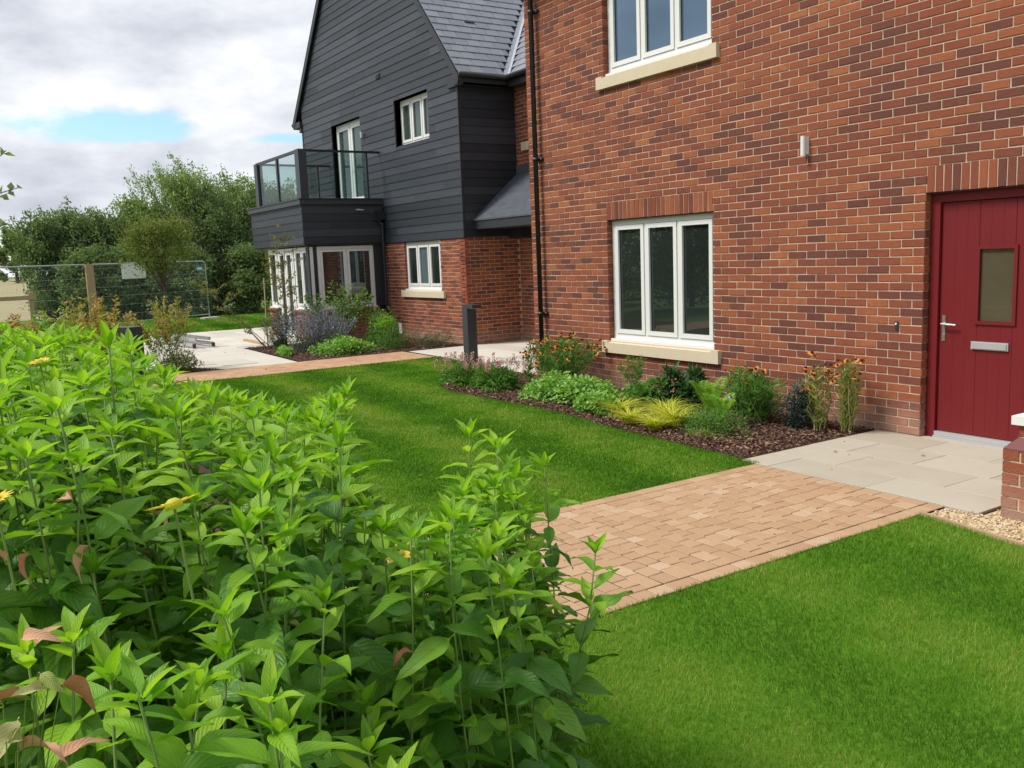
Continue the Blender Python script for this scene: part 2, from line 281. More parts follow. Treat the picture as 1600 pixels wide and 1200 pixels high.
def npmesh(name, v, f, m, smooth=False, uv=None):
    me = bpy.data.meshes.new(name); v = np.ascontiguousarray(v, np.float32); f = np.ascontiguousarray(f, np.int32); k = f.shape[1]
    me.vertices.add(len(v)); me.vertices.foreach_set('co', v.ravel()); me.loops.add(f.size); me.loops.foreach_set('vertex_index', f.ravel())
    me.polygons.add(len(f)); me.polygons.foreach_set('loop_start', np.arange(0, f.size, k, dtype=np.int32)); me.polygons.foreach_set('loop_total', np.full(len(f), k, np.int32))
    me.update(calc_edges=True); me.materials.append(m)
    if smooth: me.shade_smooth()
    return me
def unit(a): return a/(np.linalg.norm(a, axis=-1, keepdims=True)+1e-9)
def kites(P, D, Nn, ln, wd, fold=.25):
    """leaf-shaped kites (4 verts, 2 tris folded along the rib) at P, pointing along D, facing Nn"""
    P, D = np.asarray(P, float), unit(np.asarray(D, float)); n = len(P); ln = np.broadcast_to(ln, n)[:, None]; wd = np.broadcast_to(wd, n)[:, None]
    S = unit(np.cross(D, Nn)); U = np.cross(S, D)
    v = np.stack([P, P + D*ln*.42 + S*wd*.5 + U*wd*fold, P + D*ln, P + D*ln*.42 - S*wd*.5 + U*wd*fold], 1).reshape(-1, 3)
    i = np.arange(n)[:, None]*4; f = np.concatenate([i+np.array([[0, 1, 2]]), i+np.array([[0, 2, 3]])], 0)
    return v, f
def join(parts):
    vs, fs, b = [], [], 0
    for v, f in parts: vs.append(v); fs.append(f+b); b += len(v)
    return np.concatenate(vs), np.concatenate(fs)
def rdir(n, up=0.0):
    d = RNG.normal(size=(n, 3)); d[:, 2] += up; return unit(d)
def strips(P0, D, bend, ln, wd, seg=3):
    """grass-like blades: P0 base, D start direction, bend vector added quadratically; tapered strip of seg quads -> tris"""
    n = len(P0); D = unit(D); ln = np.broadcast_to(ln, n)[:, None]; wd = np.broadcast_to(wd, n)[:, None]
    S = unit(np.cross(D, bend + RNG.normal(size=(n, 3))*.3)); rows = []
    for k in range(seg+1):
        t = k/seg; c = P0 + D*ln*t + bend*ln*t*t; h = wd*.5*(1-t**1.6)
        if k < seg: rows += [c-S*h, c+S*h]
        else: rows += [c]
    m = len(rows); v = np.stack(rows, 1).reshape(-1, 3); i = np.arange(n)[:, None]*m; F = []
    for k in range(seg-1): a = 2*k; F += [i+np.array([[a, a+1, a+3]]), i+np.array([[a, a+3, a+2]])]
    a = 2*(seg-1); F += [i+np.array([[a, a+1, a+2]])]
    return v, np.concatenate(F, 0)
# ------------------------------------------------------------------ ground
def sheet(name, poly, z, m, parent=None):
    return struct(MB().add([(x, y, z) for x, y in poly], [tuple(range(len(poly)))]).build(name, m))
sheet('ground', [(-900, -900), (900, -900), (900, 900), (-900, 900)], -.09, K['field'])
sheet('straw_field', [(-420, -90), (-32, -20), (-32, 2), (-420, 60)], -.05, K['straw'])
BEDTIP = [(-3.0, -1.62), (-3.34, -1.60), (-3.61, -1.47), (-3.86, -1.22), (-4.10, -.86), (-4.12, -.45), (-3.9, -.05)]
LAWN_B = [(-6.89, -5.3), (2.222, -5.3), (2.222, -1.75), (1.2, -1.71), (.3, -1.68), (-.6, -1.56), (-1.6, -1.55), (-2.4, -1.60)] + BEDTIP + [(-3.6, -.02), (-4.6, .08), (-5.5, .13), (-6.2, .20), (-6.87, .27)]
LAWN_A = [(3.803, -5.4), (3.803, -2.05), (4.5, -2.19), (6.0, -2.45), (11, -3.3), (11, -9), (6.55, -9), (6.3, -7.0), (5.95, -6.1), (5.3, -5.5)]
sheet('lawn', LAWN_B, -.008, K['lawn']); sheet('lawn', LAWN_A, -.008, K['lawn'])
sheet('lawn', [(-31, -30), (-18.0, -30), (-18.0, -4.6), (-17.85, -2.0), (-17.8, 1.0), (-17.6, 14), (-31, 14)], -.02, K['lawn'])
sheet('planting_bed', [(2.205, -6.51), (2.205, -9.5), (3.83, -9.5), (3.83, -6.51)], -.013, K['mulch'])
sheet('planting_bed', [(3.83, -9.5), (6.6, -9.5), (6.3, -7.0), (5.95, -6.1), (5.3, -5.5), (3.83, -5.4)], -.012, K['mulch'])
sheet('planting_bed', [(-3.6, .02)] + [p for p in BEDTIP[::-1]] + [(-2.4, -1.60), (-1.6, -1.55), (-.6, -1.56), (.3, -1.68), (1.2, -1.71), (2.04, -1.74), (2.04, .02)], -.004, K['mulch'])
sheet('planting_bed', [(-11.9, -1.70), (-8.25, -1.80), (-8.25, .2), (-8.25, 1.9), (-11.9, 1.9)], -.004, K['mulch'])
sheet('planting_bed', [(-8.3, -3.1), (-8.25, -5.3), (2.2, -5.3), (2.2, -7.4), (-10.5, -7.4), (-9.3, -3.7)], -.005, K['mulch'])
sheet('patio', [(-17.8, -7.4), (-10.6, -7.4), (-9.3, -3.75), (-8.3, -3.1), (-8.25, -1.84), (-11.95, -1.74), (-11.95, 1.7), (-17.8, 1.7)], -.006, K['concrete'])
sheet('entrance_paving', [(-8.2, .30), (-6.87, .28), (-5.5, .14), (-4.6, .09), (-3.5, .0), (-3.45, 3.0), (-8.2, 3.0)], -.006, K['concrete'])
sheet('path', [(2.205, -6.5), (3.815, -6.5), (3.815, -1.80), (2.205, -1.80)], -.014, K['joint'])
sheet('path', [(-8.25, -9.5), (-6.88, -9.5), (-6.88, .27), (-8.2, .3), (-8.25, .3)], -.012, K['joint'])
sheet('paving_base', [(2.05, -1.79), (4.03, -1.79), (4.03, .25), (2.05, .25)], -.02, K['joint'])
sheet('gravel_bed', [(3.82, -2.04), (4.5, -2.17), (7.5, -2.7), (7.5, -.2), (4.05, -.2), (4.05, -1.80), (3.82, -1.80)], -.012, K['gravel'])
# tooled pieces with a chamfered top: pavers
def chamfer(mb, x0, y0, x1, y1, z1, h=.05, c=.0035, j=.0022):
    r = lambda: random.uniform(-j, j)
    lo = [(x0+r(), y0+r()), (x1+r(), y0+r()), (x1+r(), y1+r()), (x0+r(), y1+r())]; cx, cy = (x0+x1)/2, (y0+y1)/2; z1 += random.uniform(-.0008, .0008)
    v = [(x, y, z1-h) for x, y in lo] + [(x, y, z1-c) for x, y in lo] + [(x+(c if x < cx else -c), y+(c if y < cy else -c), z1) for x, y in lo]
    f = [(i, (i+1) % 4, 4+(i+1) % 4, 4+i) for i in range(4)] + [(4+i, 4+(i+1) % 4, 8+(i+1) % 4, 8+i) for i in range(4)] + [(8, 9, 10, 11)]
    return mb.add(v, f)
def grimy(me):
    me.materials.append(K['joint'])
    for p in me.polygons:
        if abs(p.normal.z) < .3: p.material_index = 1
    return me
def seen_area(corners):
    """rough projected size of a quad in the photograph's frame (0 when outside)"""
    x, y, w_ = project(np.array(corners)); 
    if (w_ < .2).any() or x.max() < 0 or x.min() > 1600 or y.max() < 0 or y.min() > 1200: return 0.0
    return abs(sum(x[i]*y[(i+1) % len(x)] - x[(i+1) % len(x)]*y[i] for i in range(len(x))))/2
PATHS = [o for o in bpy.data.objects if o.name.startswith('path')]
pav = []; y = -1.803; rr = random.Random(3)
x0e, x1e = 2.215, 3.81
yy = y
while yy > -6.4:                                   # edge course along both sides
    l = rr.choice((.12, .15, .18)); pav.append((x1e-.107, yy-l+.005, x1e-.0, yy)); pav.append((x0e, yy-l+.005, x0e+.102, yy)); yy -= l
while y > -6.4:
    d = rr.choice((.098, .105, .112)); x = x0e+.108
    while x < x1e-.112:
        l = rr.choice((.10, .105, .12, .14, .15)); x2 = min(x+l, x1e-.112)
        if x1e-.112-x2 < .05: x2 = x1e-.112
        pav.append((x, y-d+.005, x2-.005, y)); x = x2
    y -= d
pav = [(seen_area([(a, b, 0), (c, b, 0), (c, d, 0), (a, d, 0)]) * (0.25 if b < -5.4 else 1), (a, b, c, d)) for a, b, c, d in pav]
pav.sort(key=lambda t: -t[0])
for s_, q in pav[:300]:
    cx, cy = (q[0]+q[2])/2, (q[1]+q[3])/2
    link('paver', grimy(chamfer(MB(), q[0]-cx, q[1]-cy, q[2]-cx, q[3]-cy, 0).mesh('paver', K['paver_object'])), PATHS[0], (cx, cy, 0))
mb = MB()
for s_, q in pav[300:]: chamfer(mb, *q, 0)
grimy(stuff(mb.build('pavers', K['paver_island'], PATHS[0])).data)
mb = MB(); y = .2
while y > -9.3:                                    # far path: pieces too small to tell apart
    d = .13; x = -8.235 + rr.uniform(-.1, 0)
    while x < -6.9:
        l = rr.choice((.13, .17, .2)); chamfer(mb, max(x, -8.24), y-d+.005, min(x+l-.005, -6.885), y, -.002); x += l
    y -= d
stuff(mb.build('pavers', K['terracotta'], PATHS[1]))
sb = bpy.data.objects['paving_base']
rows = [(-1.785, -1.385, [2.05, 2.335, 3.20, 4.03]), (-1.38, -.94, [2.05, 2.66, 3.55, 4.03]), (-.935, -.48, [2.05, 2.42, 3.02, 3.62, 4.03]), (-.475, -.02, [2.05, 2.76, 3.36, 4.03]), (-.015, .07, [2.50, 3.05, 3.57])]
for ya, yb, xs in rows:
    for a, b in zip(xs, xs[1:]):
        cx, cy = (a+b)/2, (ya+yb)/2
        link('slab', chamfer(MB(), a-cx, ya-cy, b-.005-cx, yb-cy, 0, .04, .002, .0008).mesh('slab', K['slab']), sb, (cx, cy, random.uniform(0, .0015)))
# pale paving joints on the patio and entrance: scored lines as thin recess strips
ent = bpy.data.objects['entrance_paving']; pat = bpy.data.objects['patio']
rr = random.Random(5)
def slabs(parent, x0, x1, y0, y1, inside, z):
    mb = MB(); y = y0; k = 0
    while y < y1:
        x = x0 - rr.uniform(0, .5)
        while x < x1:
            l = rr.choice((.6, .9, .9))
            a, b, c, d = x, y, x+l-.006, y+.6-.006
            if inside(a, b) and inside(c, b) and inside(c, d) and inside(a, d): chamfer(mb, a, b, c, d, .002, .02, .002, .001); k += 1
            x += l
        y += .6
    return stuff(mb.build('slabs', mat_slab_island, parent))
mat_slab_island = mat('pale_slab', [(0, (.50, .46, .385)), (1, (.66, .62, .53))], 'island', (4, 7, .7), .35, .85, .12, 60, .3)
slabs(ent, -8.18, -3.5, .34, 2.9, lambda x, y: -8.19 < x < -3.47 and y < 2.92, 0)
slabs(pat, -17.7, -8.4, -7.2, 1.7, lambda x, y: -17.78 < x and ((x < -11.97 and y < 1.68) or y < -1.86) and (x < -8.3 - max(0, (-y-3.1))*1.5 if y < -3.1 else x < -8.27), 0)
JBOX = (-7.833, 3.823)
# ------------------------------------------------------------------ brickwork
def clip_rects(r, holes):
    out = [r]
    for h in holes:
        nxt = []
        for (a, b, c, d) in out:      # u0,u1,z0,z1
            if h[1] <= a or h[0] >= b or h[3] <= c+.002 or h[2] >= d-.002: nxt.append((a, b, c, d)); continue
            if h[0] > a: nxt.append((a, min(b, h[0]), c, d))
            if h[1] < b: nxt.append((max(a, h[1]), b, c, d))
            ia, ib = max(a, h[0]), min(b, h[1])
            if h[2] > c+.004: nxt.append((ia, ib, c, min(d, h[2])))
            if h[3] < d-.004: nxt.append((ia, ib, max(c, h[3]), d))
        out = nxt
    return [q for q in out if q[1]-q[0] > .02 and q[3]-q[2] > .02]
def bond(u0, u1, z0, z1, holes, phase=0.0, end0=True):
    res = []; i = round(z0/.075)
    while (i+1)*.075 <= z1+.001:
        off = phase + (0.1125 if i % 2 else 0.0); k = math.floor((u0-off)/.225)-1
        while off+k*.225 < u1:
            a, b = max(off+k*.225+.0058, u0), min(off+(k+1)*.225-.0058, u1)
            if b-a > .03: res += clip_rects((a, b, i*.075+.0058, i*.075+.0692), holes)
            k += 1
        i += 1
    return res
def brick_mesh(mb, o, ax, q, depth=.10, j=.0026):
    a, b, c, d = q; g_ = lambda: random.uniform(-j, j); pr = random.uniform(-.0015, .0015)
    A = [np.asarray(t, float) for t in ax]; o = np.asarray(o, float)
    fr = [(a+g_(), c+g_()), (b+g_(), c+g_()), (b+g_(), d+g_()), (a+g_(), d+g_())]
    e = .0022
    mid = [(a, c), (b, c), (b, d), (a, d)]; ins = [(a+e, c+e), (b-e, c+e), (b-e, d-e), (a+e, d-e)]
    vs = [o + A[0]*u - A[1]*depth + A[2]*z for u, z in mid] + [o + A[0]*u + A[1]*(pr-.0035) + A[2]*z for u, z in fr] + [o + A[0]*(u+g_()) + A[1]*pr + A[2]*(z+g_()) for u, z in ins]
    mb.add(vs, [(i, (i+1) % 4, 4+(i+1) % 4, 4+i) for i in range(4)] + [(4+i, 4+(i+1) % 4, 8+(i+1) % 4, 8+i) for i in range(4)] + [(8, 9, 10, 11)])
BPOOL = {}
def lay_bricks(wall, items, budget):
    """items: (o, ax, rect, depth). the `budget` largest in view become parts, the rest one mesh"""
    sc = []
    for it in items:
        o, ax, q, dp = it; A = ax; c = [np.asarray(o)+np.asarray(A[0])*u+np.asarray(A[2])*z for u, z in ((q[0], q[2]), (q[1], q[2]), (q[1], q[3]), (q[0], q[3]))]
        sc.append((seen_area(c), it))
    sc.sort(key=lambda t: -t[0])
    for s_, (o, ax, q, dp) in sc[:budget]:
        wd, ht = round(q[1]-q[0], 3), round(q[3]-q[2], 3); key = (wd, ht, dp, tuple(ax[0]), random.randrange(3))
        if key not in BPOOL:
            mb = MB(); brick_mesh(mb, (0, 0, 0), ax, (-wd/2, wd/2, -ht/2, ht/2), dp); BPOOL[key] = mb.mesh('brick', K['brick_object'])
        c = np.asarray(o)+np.asarray(ax[0])*(q[0]+q[1])/2+np.asarray(ax[2])*(q[2]+q[3])/2 + np.asarray(ax[1])*random.uniform(-.001, .001)
        link('brick', BPOOL[key], wall, tuple(c))
    mb = MB()
    for s_, (o, ax, q, dp) in sc[budget:]: brick_mesh(mb, o, ax, q, dp)
    if mb.v: stuff(mb.build('bricks', K['brick_island'], wall))
def core(mb, o, ax, u0, u1, z0, z1, holes, back=.22, rec=.006, side=.0):
    """mortar body behind the bricks with real openings, cut into rectangles"""
    for q in clip_rects((u0, u1, z0, z1), holes): mb.obox(o, ax, (q[0], -back, q[2]), (q[1], -rec, q[3]))
FX = ((1, 0, 0), (0, -1, 0), (0, 0, 1))           # facing the camera side (-y)
SX = ((0, 1, 0), (1, 0, 0), (0, 0, 1))            # facing +x
# ------------------------------------------------------------------ windows
def window(parent, o, ax, w_, h_, n, glassm=None, sill=True, dep=.0, curtain=(), cw=.052, fr=.062, label=None):
    """o: lower left of the opening on the frame's outer face. window > casement, pane, sill_trim"""
    mb = MB(); B = lambda m, a, b: m.obox(o, ax, a, b)
    D0, D1 = -.07, 0.0
    B(mb, (0, D0, 0), (fr, D1, h_)); B(mb, (w_-fr, D0, 0), (w_, D1, h_)); B(mb, (fr, D0, 0), (w_-fr, D1, fr)); B(mb, (fr, D0, h_-fr), (w_-fr, D1, h_))
    iw = (w_-2*fr-(n-1)*.03)/n; xs = [fr+i*(iw+.03) for i in range(n)]
    for i in range(1, n): B(mb, (xs[i]-.03, D0, fr), (xs[i], D1, h_-fr))
    wo_ = mb.build('window', K['upvc'], parent)
    if label: wo_['label'] = label
    for i, x in enumerate(xs):
        gk = MB(); B(gk, (x, D0, fr), (x+iw, D0+.02, h_-fr)); gk.build('rebate', K['gasket'], wo_)
        g = .005; a, b, c, d = x+g, x+iw-g, fr+g, h_-fr-g; cb = MB(); e = .012
        B(cb, (a, D0+.022, c), (a+cw, D1+e, d)); B(cb, (b-cw, D0+.022, c), (b, D1+e, d)); B(cb, (a+cw, D0+.022, c), (b-cw, D1+e, c+cw)); B(cb, (a+cw, D0+.022, d-cw), (b-cw, D1+e, d))
        cb.build('casement', K['upvc'], wo_)
        gs = MB(); t = .005; a2, b2, c2, d2 = a+cw, b-cw, c+cw, d-cw
        B(gs, (a2, -.022, c2), (a2+t, -.014, d2)); B(gs, (b2-t, -.022, c2), (b2, -.014, d2)); B(gs, (a2+t, -.022, c2), (b2-t, -.014, c2+t)); B(gs, (a2+t, -.022, d2-t), (b2-t, -.014, d2)); gs.build('gasket', K['gasket'], wo_)
        pn = MB(); B(pn, (a2+t, -.045, c2+t), (b2-t, -.020, d2-t))
        p = pn.build('pane', K['curtain'] if i in curtain else (glassm or K['glass']), wo_)
        if i in curtain:
            p2 = MB(); B(p2, (a2+t, -.0195, c2+t), (b2-t, -.017, d2-t)); p2.build('pane', K['bglass'], wo_); p.name = 'curtain'
    if sill:
        sb_ = MB(); B(sb_, (-.02, -.02, -.028), (w_+.0, .055, 0)); B(sb_, (-.02, .045, -.04), (w_+.0, .055, -.028)); sb_.build('sill_trim', K['upvc'], wo_)
    return wo_
def stone_sill(parent, o, ax, u0, u1, z0, z1, proud=.045):
    A = [np.asarray(t, float) for t in ax]; o = np.asarray(o, float); mb = MB()
    P = lambda u, n_, z: o+A[0]*u+A[1]*n_+A[2]*z
    # body with a weathered (sloping) top between the stooled ends
    for a, b, t in ((u0, u0+.11, 0.0), (u1-.11, u1, 0.0), (u0+.11, u1-.11, .022)):
        mb.prism([P(a, -.10, z0), P(a, proud, z0), P(a, proud, z1-t), P(a, -.10, z1)], A[0]*(b-a))
    return mb.build('stone_sill', K['stone'], parent)
# ================================================================== main brick house
XL, XR, ZT = -3.4825, 6.6, 5.55
WLO = (-1.8, 0.0, .6, 2.1); WUP = (-1.8, 0.0, 3.825, 5.025); DO = (2.475, 3.6, 0.0, 2.1)
house = thing('brick_house', 'red brick house with white casement windows and a red front door', 'house', (0, 0, 0))
sol = [(-1.8, 0.0, 2.1, 2.325), (2.475, 3.6, 2.1, 2.325), (-1.8, 0.0, 5.025, 5.25)]
sills = [(-1.9125, .1125, .45, .6), (-1.9125, .1125, 3.675, 3.825)]
wall = MB(); core(wall, (0, 0, 0), FX, XL+.008, XR, -.3, ZT, [(a-.014, b+.014, c-.0, d+.006) for a, b, c, d in (WLO, WUP, DO)] + [])
# return walls so that the house is a body
wall.box((XL+.008, .22, -.3), (XL+.25, 8.6, ZT)); wall.box((XR-.3, .22, -.3), (XR, 8.6, ZT)); wall.box((XL+.25, 8.3, -.3), (XR-.3, 8.6, ZT))
wall = wall.build('wall', K['mortar'], house)
items = [((0, 0, 0), FX, q, .10) for q in bond(XL, XR, 0, ZT, [WLO, WUP, DO]+sol+sills)]
items += [((0, 0, 0), FX, (XL if i % 2 == 0 else XL, q[1], q[2], q[3]), .10) for i, q in ()]
for (a, b, c, d) in sol:
    n = round((b-a)/.075)
    for k in range(n): items.append(((0, 0, 0), FX, (a+k*.075+.005, a+(k+1)*.075-.005, c+.004, d-.004), .10))
# left return face (facing -x), header to the corner
NX = ((0, -1, 0), (-1, 0, 0), (0, 0, 1))
items += [((XL, 0, 0), NX, q, .05) for q in bond(-2.9, -.102, 0, ZT, [], .0)]
lay_bricks(wall, items, 300)
window(house, (-1.795, .075, .628), FX, 1.79, 1.467, 3, label='lower window over the flower bed')
window(house, (-1.795, .075, 3.853), FX, 1.79, 1.167, 3, K['glassu'], label='upper window reflecting the sky')
for s_ in sills: stone_sill(house, (0, 0, 0), FX, s_[0]+.006, s_[1]-.006, s_[2]+.003, s_[3])
mb = MB(); mb.box((-1.8, .02, 2.094), (0, .1, 2.106)); mb.box((2.475, .02, 2.094), (3.6, .1, 2.106)); mb.build('lintel', K['trim'], house)
# door
Y0 = .075
fr = MB(); fr.box((2.480, Y0, 0), (2.56, Y0+.08, 2.095)); fr.box((3.515, Y0, 0), (3.595, Y0+.08, 2.095)); fr.box((2.56, Y0, 2.02), (3.515, Y0+.08, 2.095)); fr.build('door_frame', K['red'], house)
dm = MB(); yf = Y0+.028; xg = (2.905, 3.185, 1.03, 1.62)
def groovepanel(x0, x1, z0, z1): dm.box((x0, yf, z0), (x1, yf+.045, z1))
gx = [2.566, 2.69, 2.79, 2.89, 2.99, 3.09, 3.19, 3.29, 3.39, 3.509]
for a, b in zip(gx, gx[1:]):
    for q in clip_rects((a+.0005, b-.0005, .062, 2.014), [(xg[0], xg[1], xg[2], xg[3])]): groovepanel(*q)
dm.box((2.566, yf+.0025, .062), (3.509, yf+.012, xg[2])); dm.box((2.566, yf+.004, xg[3]), (3.509, yf+.012, 2.014)); dm.box((2.566, yf+.004, xg[2]), (xg[0], yf+.012, xg[3])); dm.box((xg[1], yf+.004, xg[2]), (3.509, yf+.012, xg[3]))
door = dm.build('door', K['red'], house); door['label'] = 'red boarded front door with a small glazed light'
mb = MB(); t = .028
mb.box((xg[0]-t, yf-.014, xg[2]-t), (xg[0], yf+.02, xg[3]+t)); mb.box((xg[1], yf-.014, xg[2]-t), (xg[1]+t, yf+.02, xg[3]+t)); mb.box((xg[0], yf-.014, xg[2]-t), (xg[1], yf+.02, xg[2])); mb.box((xg[0], yf-.014, xg[3]), (xg[1], yf+.02, xg[3]+t)); mb.build('glazing_bead', K['red'], door)
MB().box((xg[0], yf+.012, xg[2]), (xg[1], yf+.022, xg[3])).build('pane', K['glassd'], door)
mb = MB(); mb.box((2.592, yf-.008, .845), (2.622, yf, 1.065)); mb.tube([(2.607, yf-.008, .995), (2.607, yf-.045, .995)], .009); mb.tube([(2.607, yf-.045, .995), (2.66, yf-.048, .993), (2.735, yf-.043, .990)], [.010, .009, .008]); mb.tube([(2.607, yf-.008, .90), (2.607, yf-.016, .90)], .008); mb.build('handle', K['steel'], door)
mb = MB(); mb.box((2.855, yf-.014, .792), (3.165, yf, .858)); mb.box((2.868, yf-.022, .800), (3.152, yf-.014, .85)); mb.build('letter_plate', K['silver'], door)
mb = MB(); mb.box((2.56, Y0-.022, .0), (3.515, Y0+.05, .022)); mb.box((2.56, Y0-.004, .024), (3.515, Y0+.05, .056)); mb.build('threshold', K['silver'], house)
# downpipe, light, bell push
mb = MB(); xd = -3.21; mb.tube([(xd, -.075, .12), (xd, -.075, 5.3), (xd, -.22, 5.46)], .034, 12)
for z in (.9, 2.99, 4.9): mb.tube([(xd, -.075, z-.025), (xd, -.075, z+.025)], .043, 12); mb.box((xd-.05, -.04, z-.02), (xd+.085, 0, z+.02))
mb.build('downpipe', K['black'], house, True)
mb = MB(); mb.tube([(1.235, -.055, 2.545), (1.235, -.055, 2.73)], .024, 16); mb.box((1.21, -.03, 2.56), (1.26, 0, 2.72)); mb.build('wall_light', K['white'], house)
mb = MB(); mb.box((2.212, -.012, .935), (2.243, -.001, 1.005)); mb.build('bell_push', K['anthracite'], house); MB().tube([(2.228, -.012, .985), (2.228, -.02, .985)], .009, 10).build('button', K['white'], bpy.data.objects['bell_push'])
# eaves and roof of the main house (above the picture)
mb = MB(); mb.box((XL-.1, -.32, 5.43), (XR+.1, .0, 5.55)); mb.tube([(XL-.1, -.36, 5.52), (XR+.1, -.36, 5.52)], .06, 8); mb.build('eaves', K['trim'], house)
mb = MB(); mb.prism([(XL-.12, -.42, 5.50), (XL-.12, 4.3, 9.6), (XL-.12, 9.0, 5.50)], (XR-XL+.24, 0, 0)); mb.build('roof', K['slate_object'], house)
# ================================================================== porch pier on the right
pier = thing('porch_pier', 'short brick pier with a white stone cap beside the paving', 'pier', (4.14, -1.745, 0))
x0, y0 = 4.14, -1.745; wd = .665
mb = MB(); mb.box((x0+.005, y0+.005, -.1), (x0+wd-.005, y0+wd-.005, .43)); mb.box((x0+.06, y0+.06, .43), (x0+wd-.06, y0+wd-.06, .575)); pc = mb.build('core', K['mortar'], pier)
its = []
for k in range(-1, 6):
    z = .43-.075*6+.0+k*.075+.075
    for (o, ax, ln) in (((x0, y0, 0), FX, wd), ((x0+wd, y0, 0), SX, wd), ((x0, y0+wd, 0), NX, wd), ((x0+wd, y0+wd, 0), ((-1, 0, 0), (0, 1, 0), (0, 0, 1)), wd)):
        us = [0, .215, .44, wd] if k % 2 == 0 else [0, .1025, .3275, .5525, wd]
        for a, b in zip(us, us[1:]): its.append((o, ax, (a+(.005 if a > 0 else 0), b-(.005 if b < wd else 0), z-.07, z-.005), .045))
lay_bricks(pc, its, len(its))
mb = MB()                                          # plinth bricks: sloping set-back course
q0 = [(x0, y0, .432), (x0+wd, y0, .432), (x0+wd, y0+wd, .432), (x0, y0+wd, .432)]; s_ = .058
q1 = [(x0+s_, y0+s_, .498), (x0+wd-s_, y0+s_, .498), (x0+wd-s_, y0+wd-s_, .498), (x0+s_, y0+wd-s_, .498)]
dark = mat('dark_plinth_brick', [(0, (.12, .035, .035)), (1, (.19, .06, .055))], 'island', (10, 5, .6), .3, .7)
for i in range(4):
    a, b, c, d = map(np.array, (q0[i], q0[(i+1) % 4], q1[(i+1) % 4], q1[i]))
    for k in range(3):
        t0, t1 = k/3+.006, (k+1)/3-.006; mb = MB(); mb.prism([a+(b-a)*t0, a+(b-a)*t1, d+(c-d)*t1, d+(c-d)*t0], (0, 0, -.012)); mb.build('plinth_brick', dark, pc)
its = []
for (o, ax) in (((x0+s_, y0+s_, 0), FX), ((x0+wd-s_, y0+s_, 0), SX), ((x0+s_, y0+wd-s_, 0), NX)):
    for a, b in ((0, .215), (.225, .44), (.45, wd-2*s_)): its.append((o, ax, (a, b, .505, .572), .03))
lay_bricks(pc, its, len(its))
mb = MB(); mb.box((x0+.028, y0+.028, .578), (x0+wd-.028, y0+wd-.028, .622)); mb.prism([(x0+.028, y0+.028, .622), (x0+wd-.028, y0+.028, .622), (x0+wd-.028, y0+wd-.028, .622), (x0+.028, y0+wd-.028, .622)], (0, 0, .01)); mb.build('cap', K['white'], pier)
tag(MB().prism([(3.80, -2.045, -.03), (4.5, -2.18, -.03), (8.5, -2.92, -.03), (8.5, -2.945, -.03), (4.5, -2.205, -.03), (3.80, -2.07, -.03)], (0, 0, .045)).build('timber_edging', K['timber'], None), 'thin timber edging board between gravel and lawn', 'edging')
n = 9000; P = np.stack([RNG.uniform(3.83, 6.5, n), RNG.uniform(-2.6, -.5, n), RNG.uniform(-.008, .004, n)], 1)
ok = (P[:, 1] > -2.05-(P[:, 0]-3.83)*.18) & ~((P[:, 0] < 4.06) & (P[:, 1] > -1.80)) & ~((P[:, 0] > x0-.01) & (P[:, 0] < x0+wd+.01) & (P[:, 1] > y0-.01) & (P[:, 1] < y0+wd+.01)); P = P[ok]
def pebbles(P, s, flat=.6):
    n = len(P); oc = np.array([(1, 0, 0), (-1, 0, 0), (0, 1, 0), (0, -1, 0), (0, 0, 1), (0, 0, -1)], float)
    th = RNG.uniform(0, 6.28, n); R = np.stack([np.cos(th), -np.sin(th), 0*th, np.sin(th), np.cos(th), 0*th, 0*th, 0*th, th*0+1], 1).reshape(n, 3, 3)
    sc = s*RNG.uniform(.6, 1.3, (n, 1, 3))*np.array([1.3, .9, flat]); v = oc[None]*sc*(1+RNG.normal(size=(n, 6, 1))*.12)
    v = np.einsum('nij,nkj->nki', R, v) + P[:, None]
    F = np.array([(0, 2, 4), (2, 1, 4), (1, 3, 4), (3, 0, 4), (2, 0, 5), (1, 2, 5), (3, 1, 5), (0, 3, 5)]); f = (np.arange(n)[:, None, None]*6+F[None]).reshape(-1, 3)
    return v.reshape(-1, 3), f
v, f = pebbles(P, .0095); stuff(link('gravel', npmesh('gravel', v, f, K['gravel'], True)))
# ================================================================== timber clad house
G = 1.66; GX1 = -8.235; GX0 = -16.58; ZB = 2.1; ZE = 5.32; TAN = math.tan(math.radians(49)); RX = -12.70; RTOP = 10.52; EL = -17.08; LKY = 2.93
clad = thing('timber_clad_house', 'black timber clad gabled house with balcony and brick ground floor', 'house', (GX1, G, 0))
LW = (-10.90, -9.262, 1.05, 2.1); UW = (-11.0, -9.45, 4.145, 5.10); FD = (-14.6, -12.84, 3.1, 5.06)
BX1, BX0, BY = -11.885, -15.49, -.24               # the bay
mb = MB(); core(mb, (0, G, 0), FX, GX0+.01, GX1-.008, -.3, ZB+.05, [(LW[0]-.004, LW[1]+.004, LW[2], LW[3])]); core(mb, (GX1, 0, 0), SX, G+.006, LKY+.2, -.3, ZB+.05, [])
core(mb, (0, LKY, 0), FX, GX1-.0, XL, -.3, 5.4, []); gw = mb.build('wall', K['mortar'], clad)
its = [((0, G, 0), FX, q, .10) for q in bond(-12.2, GX1, 0, ZB, [LW, (-11.06, -9.1, .9, 1.05), (-20, BX1-.25, 0, 3)], GX1+.005)]
its += [((GX1, 0, 0), SX, q, .10) for q in bond(G+.0, LKY-.002, 0, ZB, [], G-.005+.1125)]
its += [((0, LKY, 0), FX, q, .05) for q in bond(GX1+.012, XL, 0, 5.4, [], GX1+.01)]
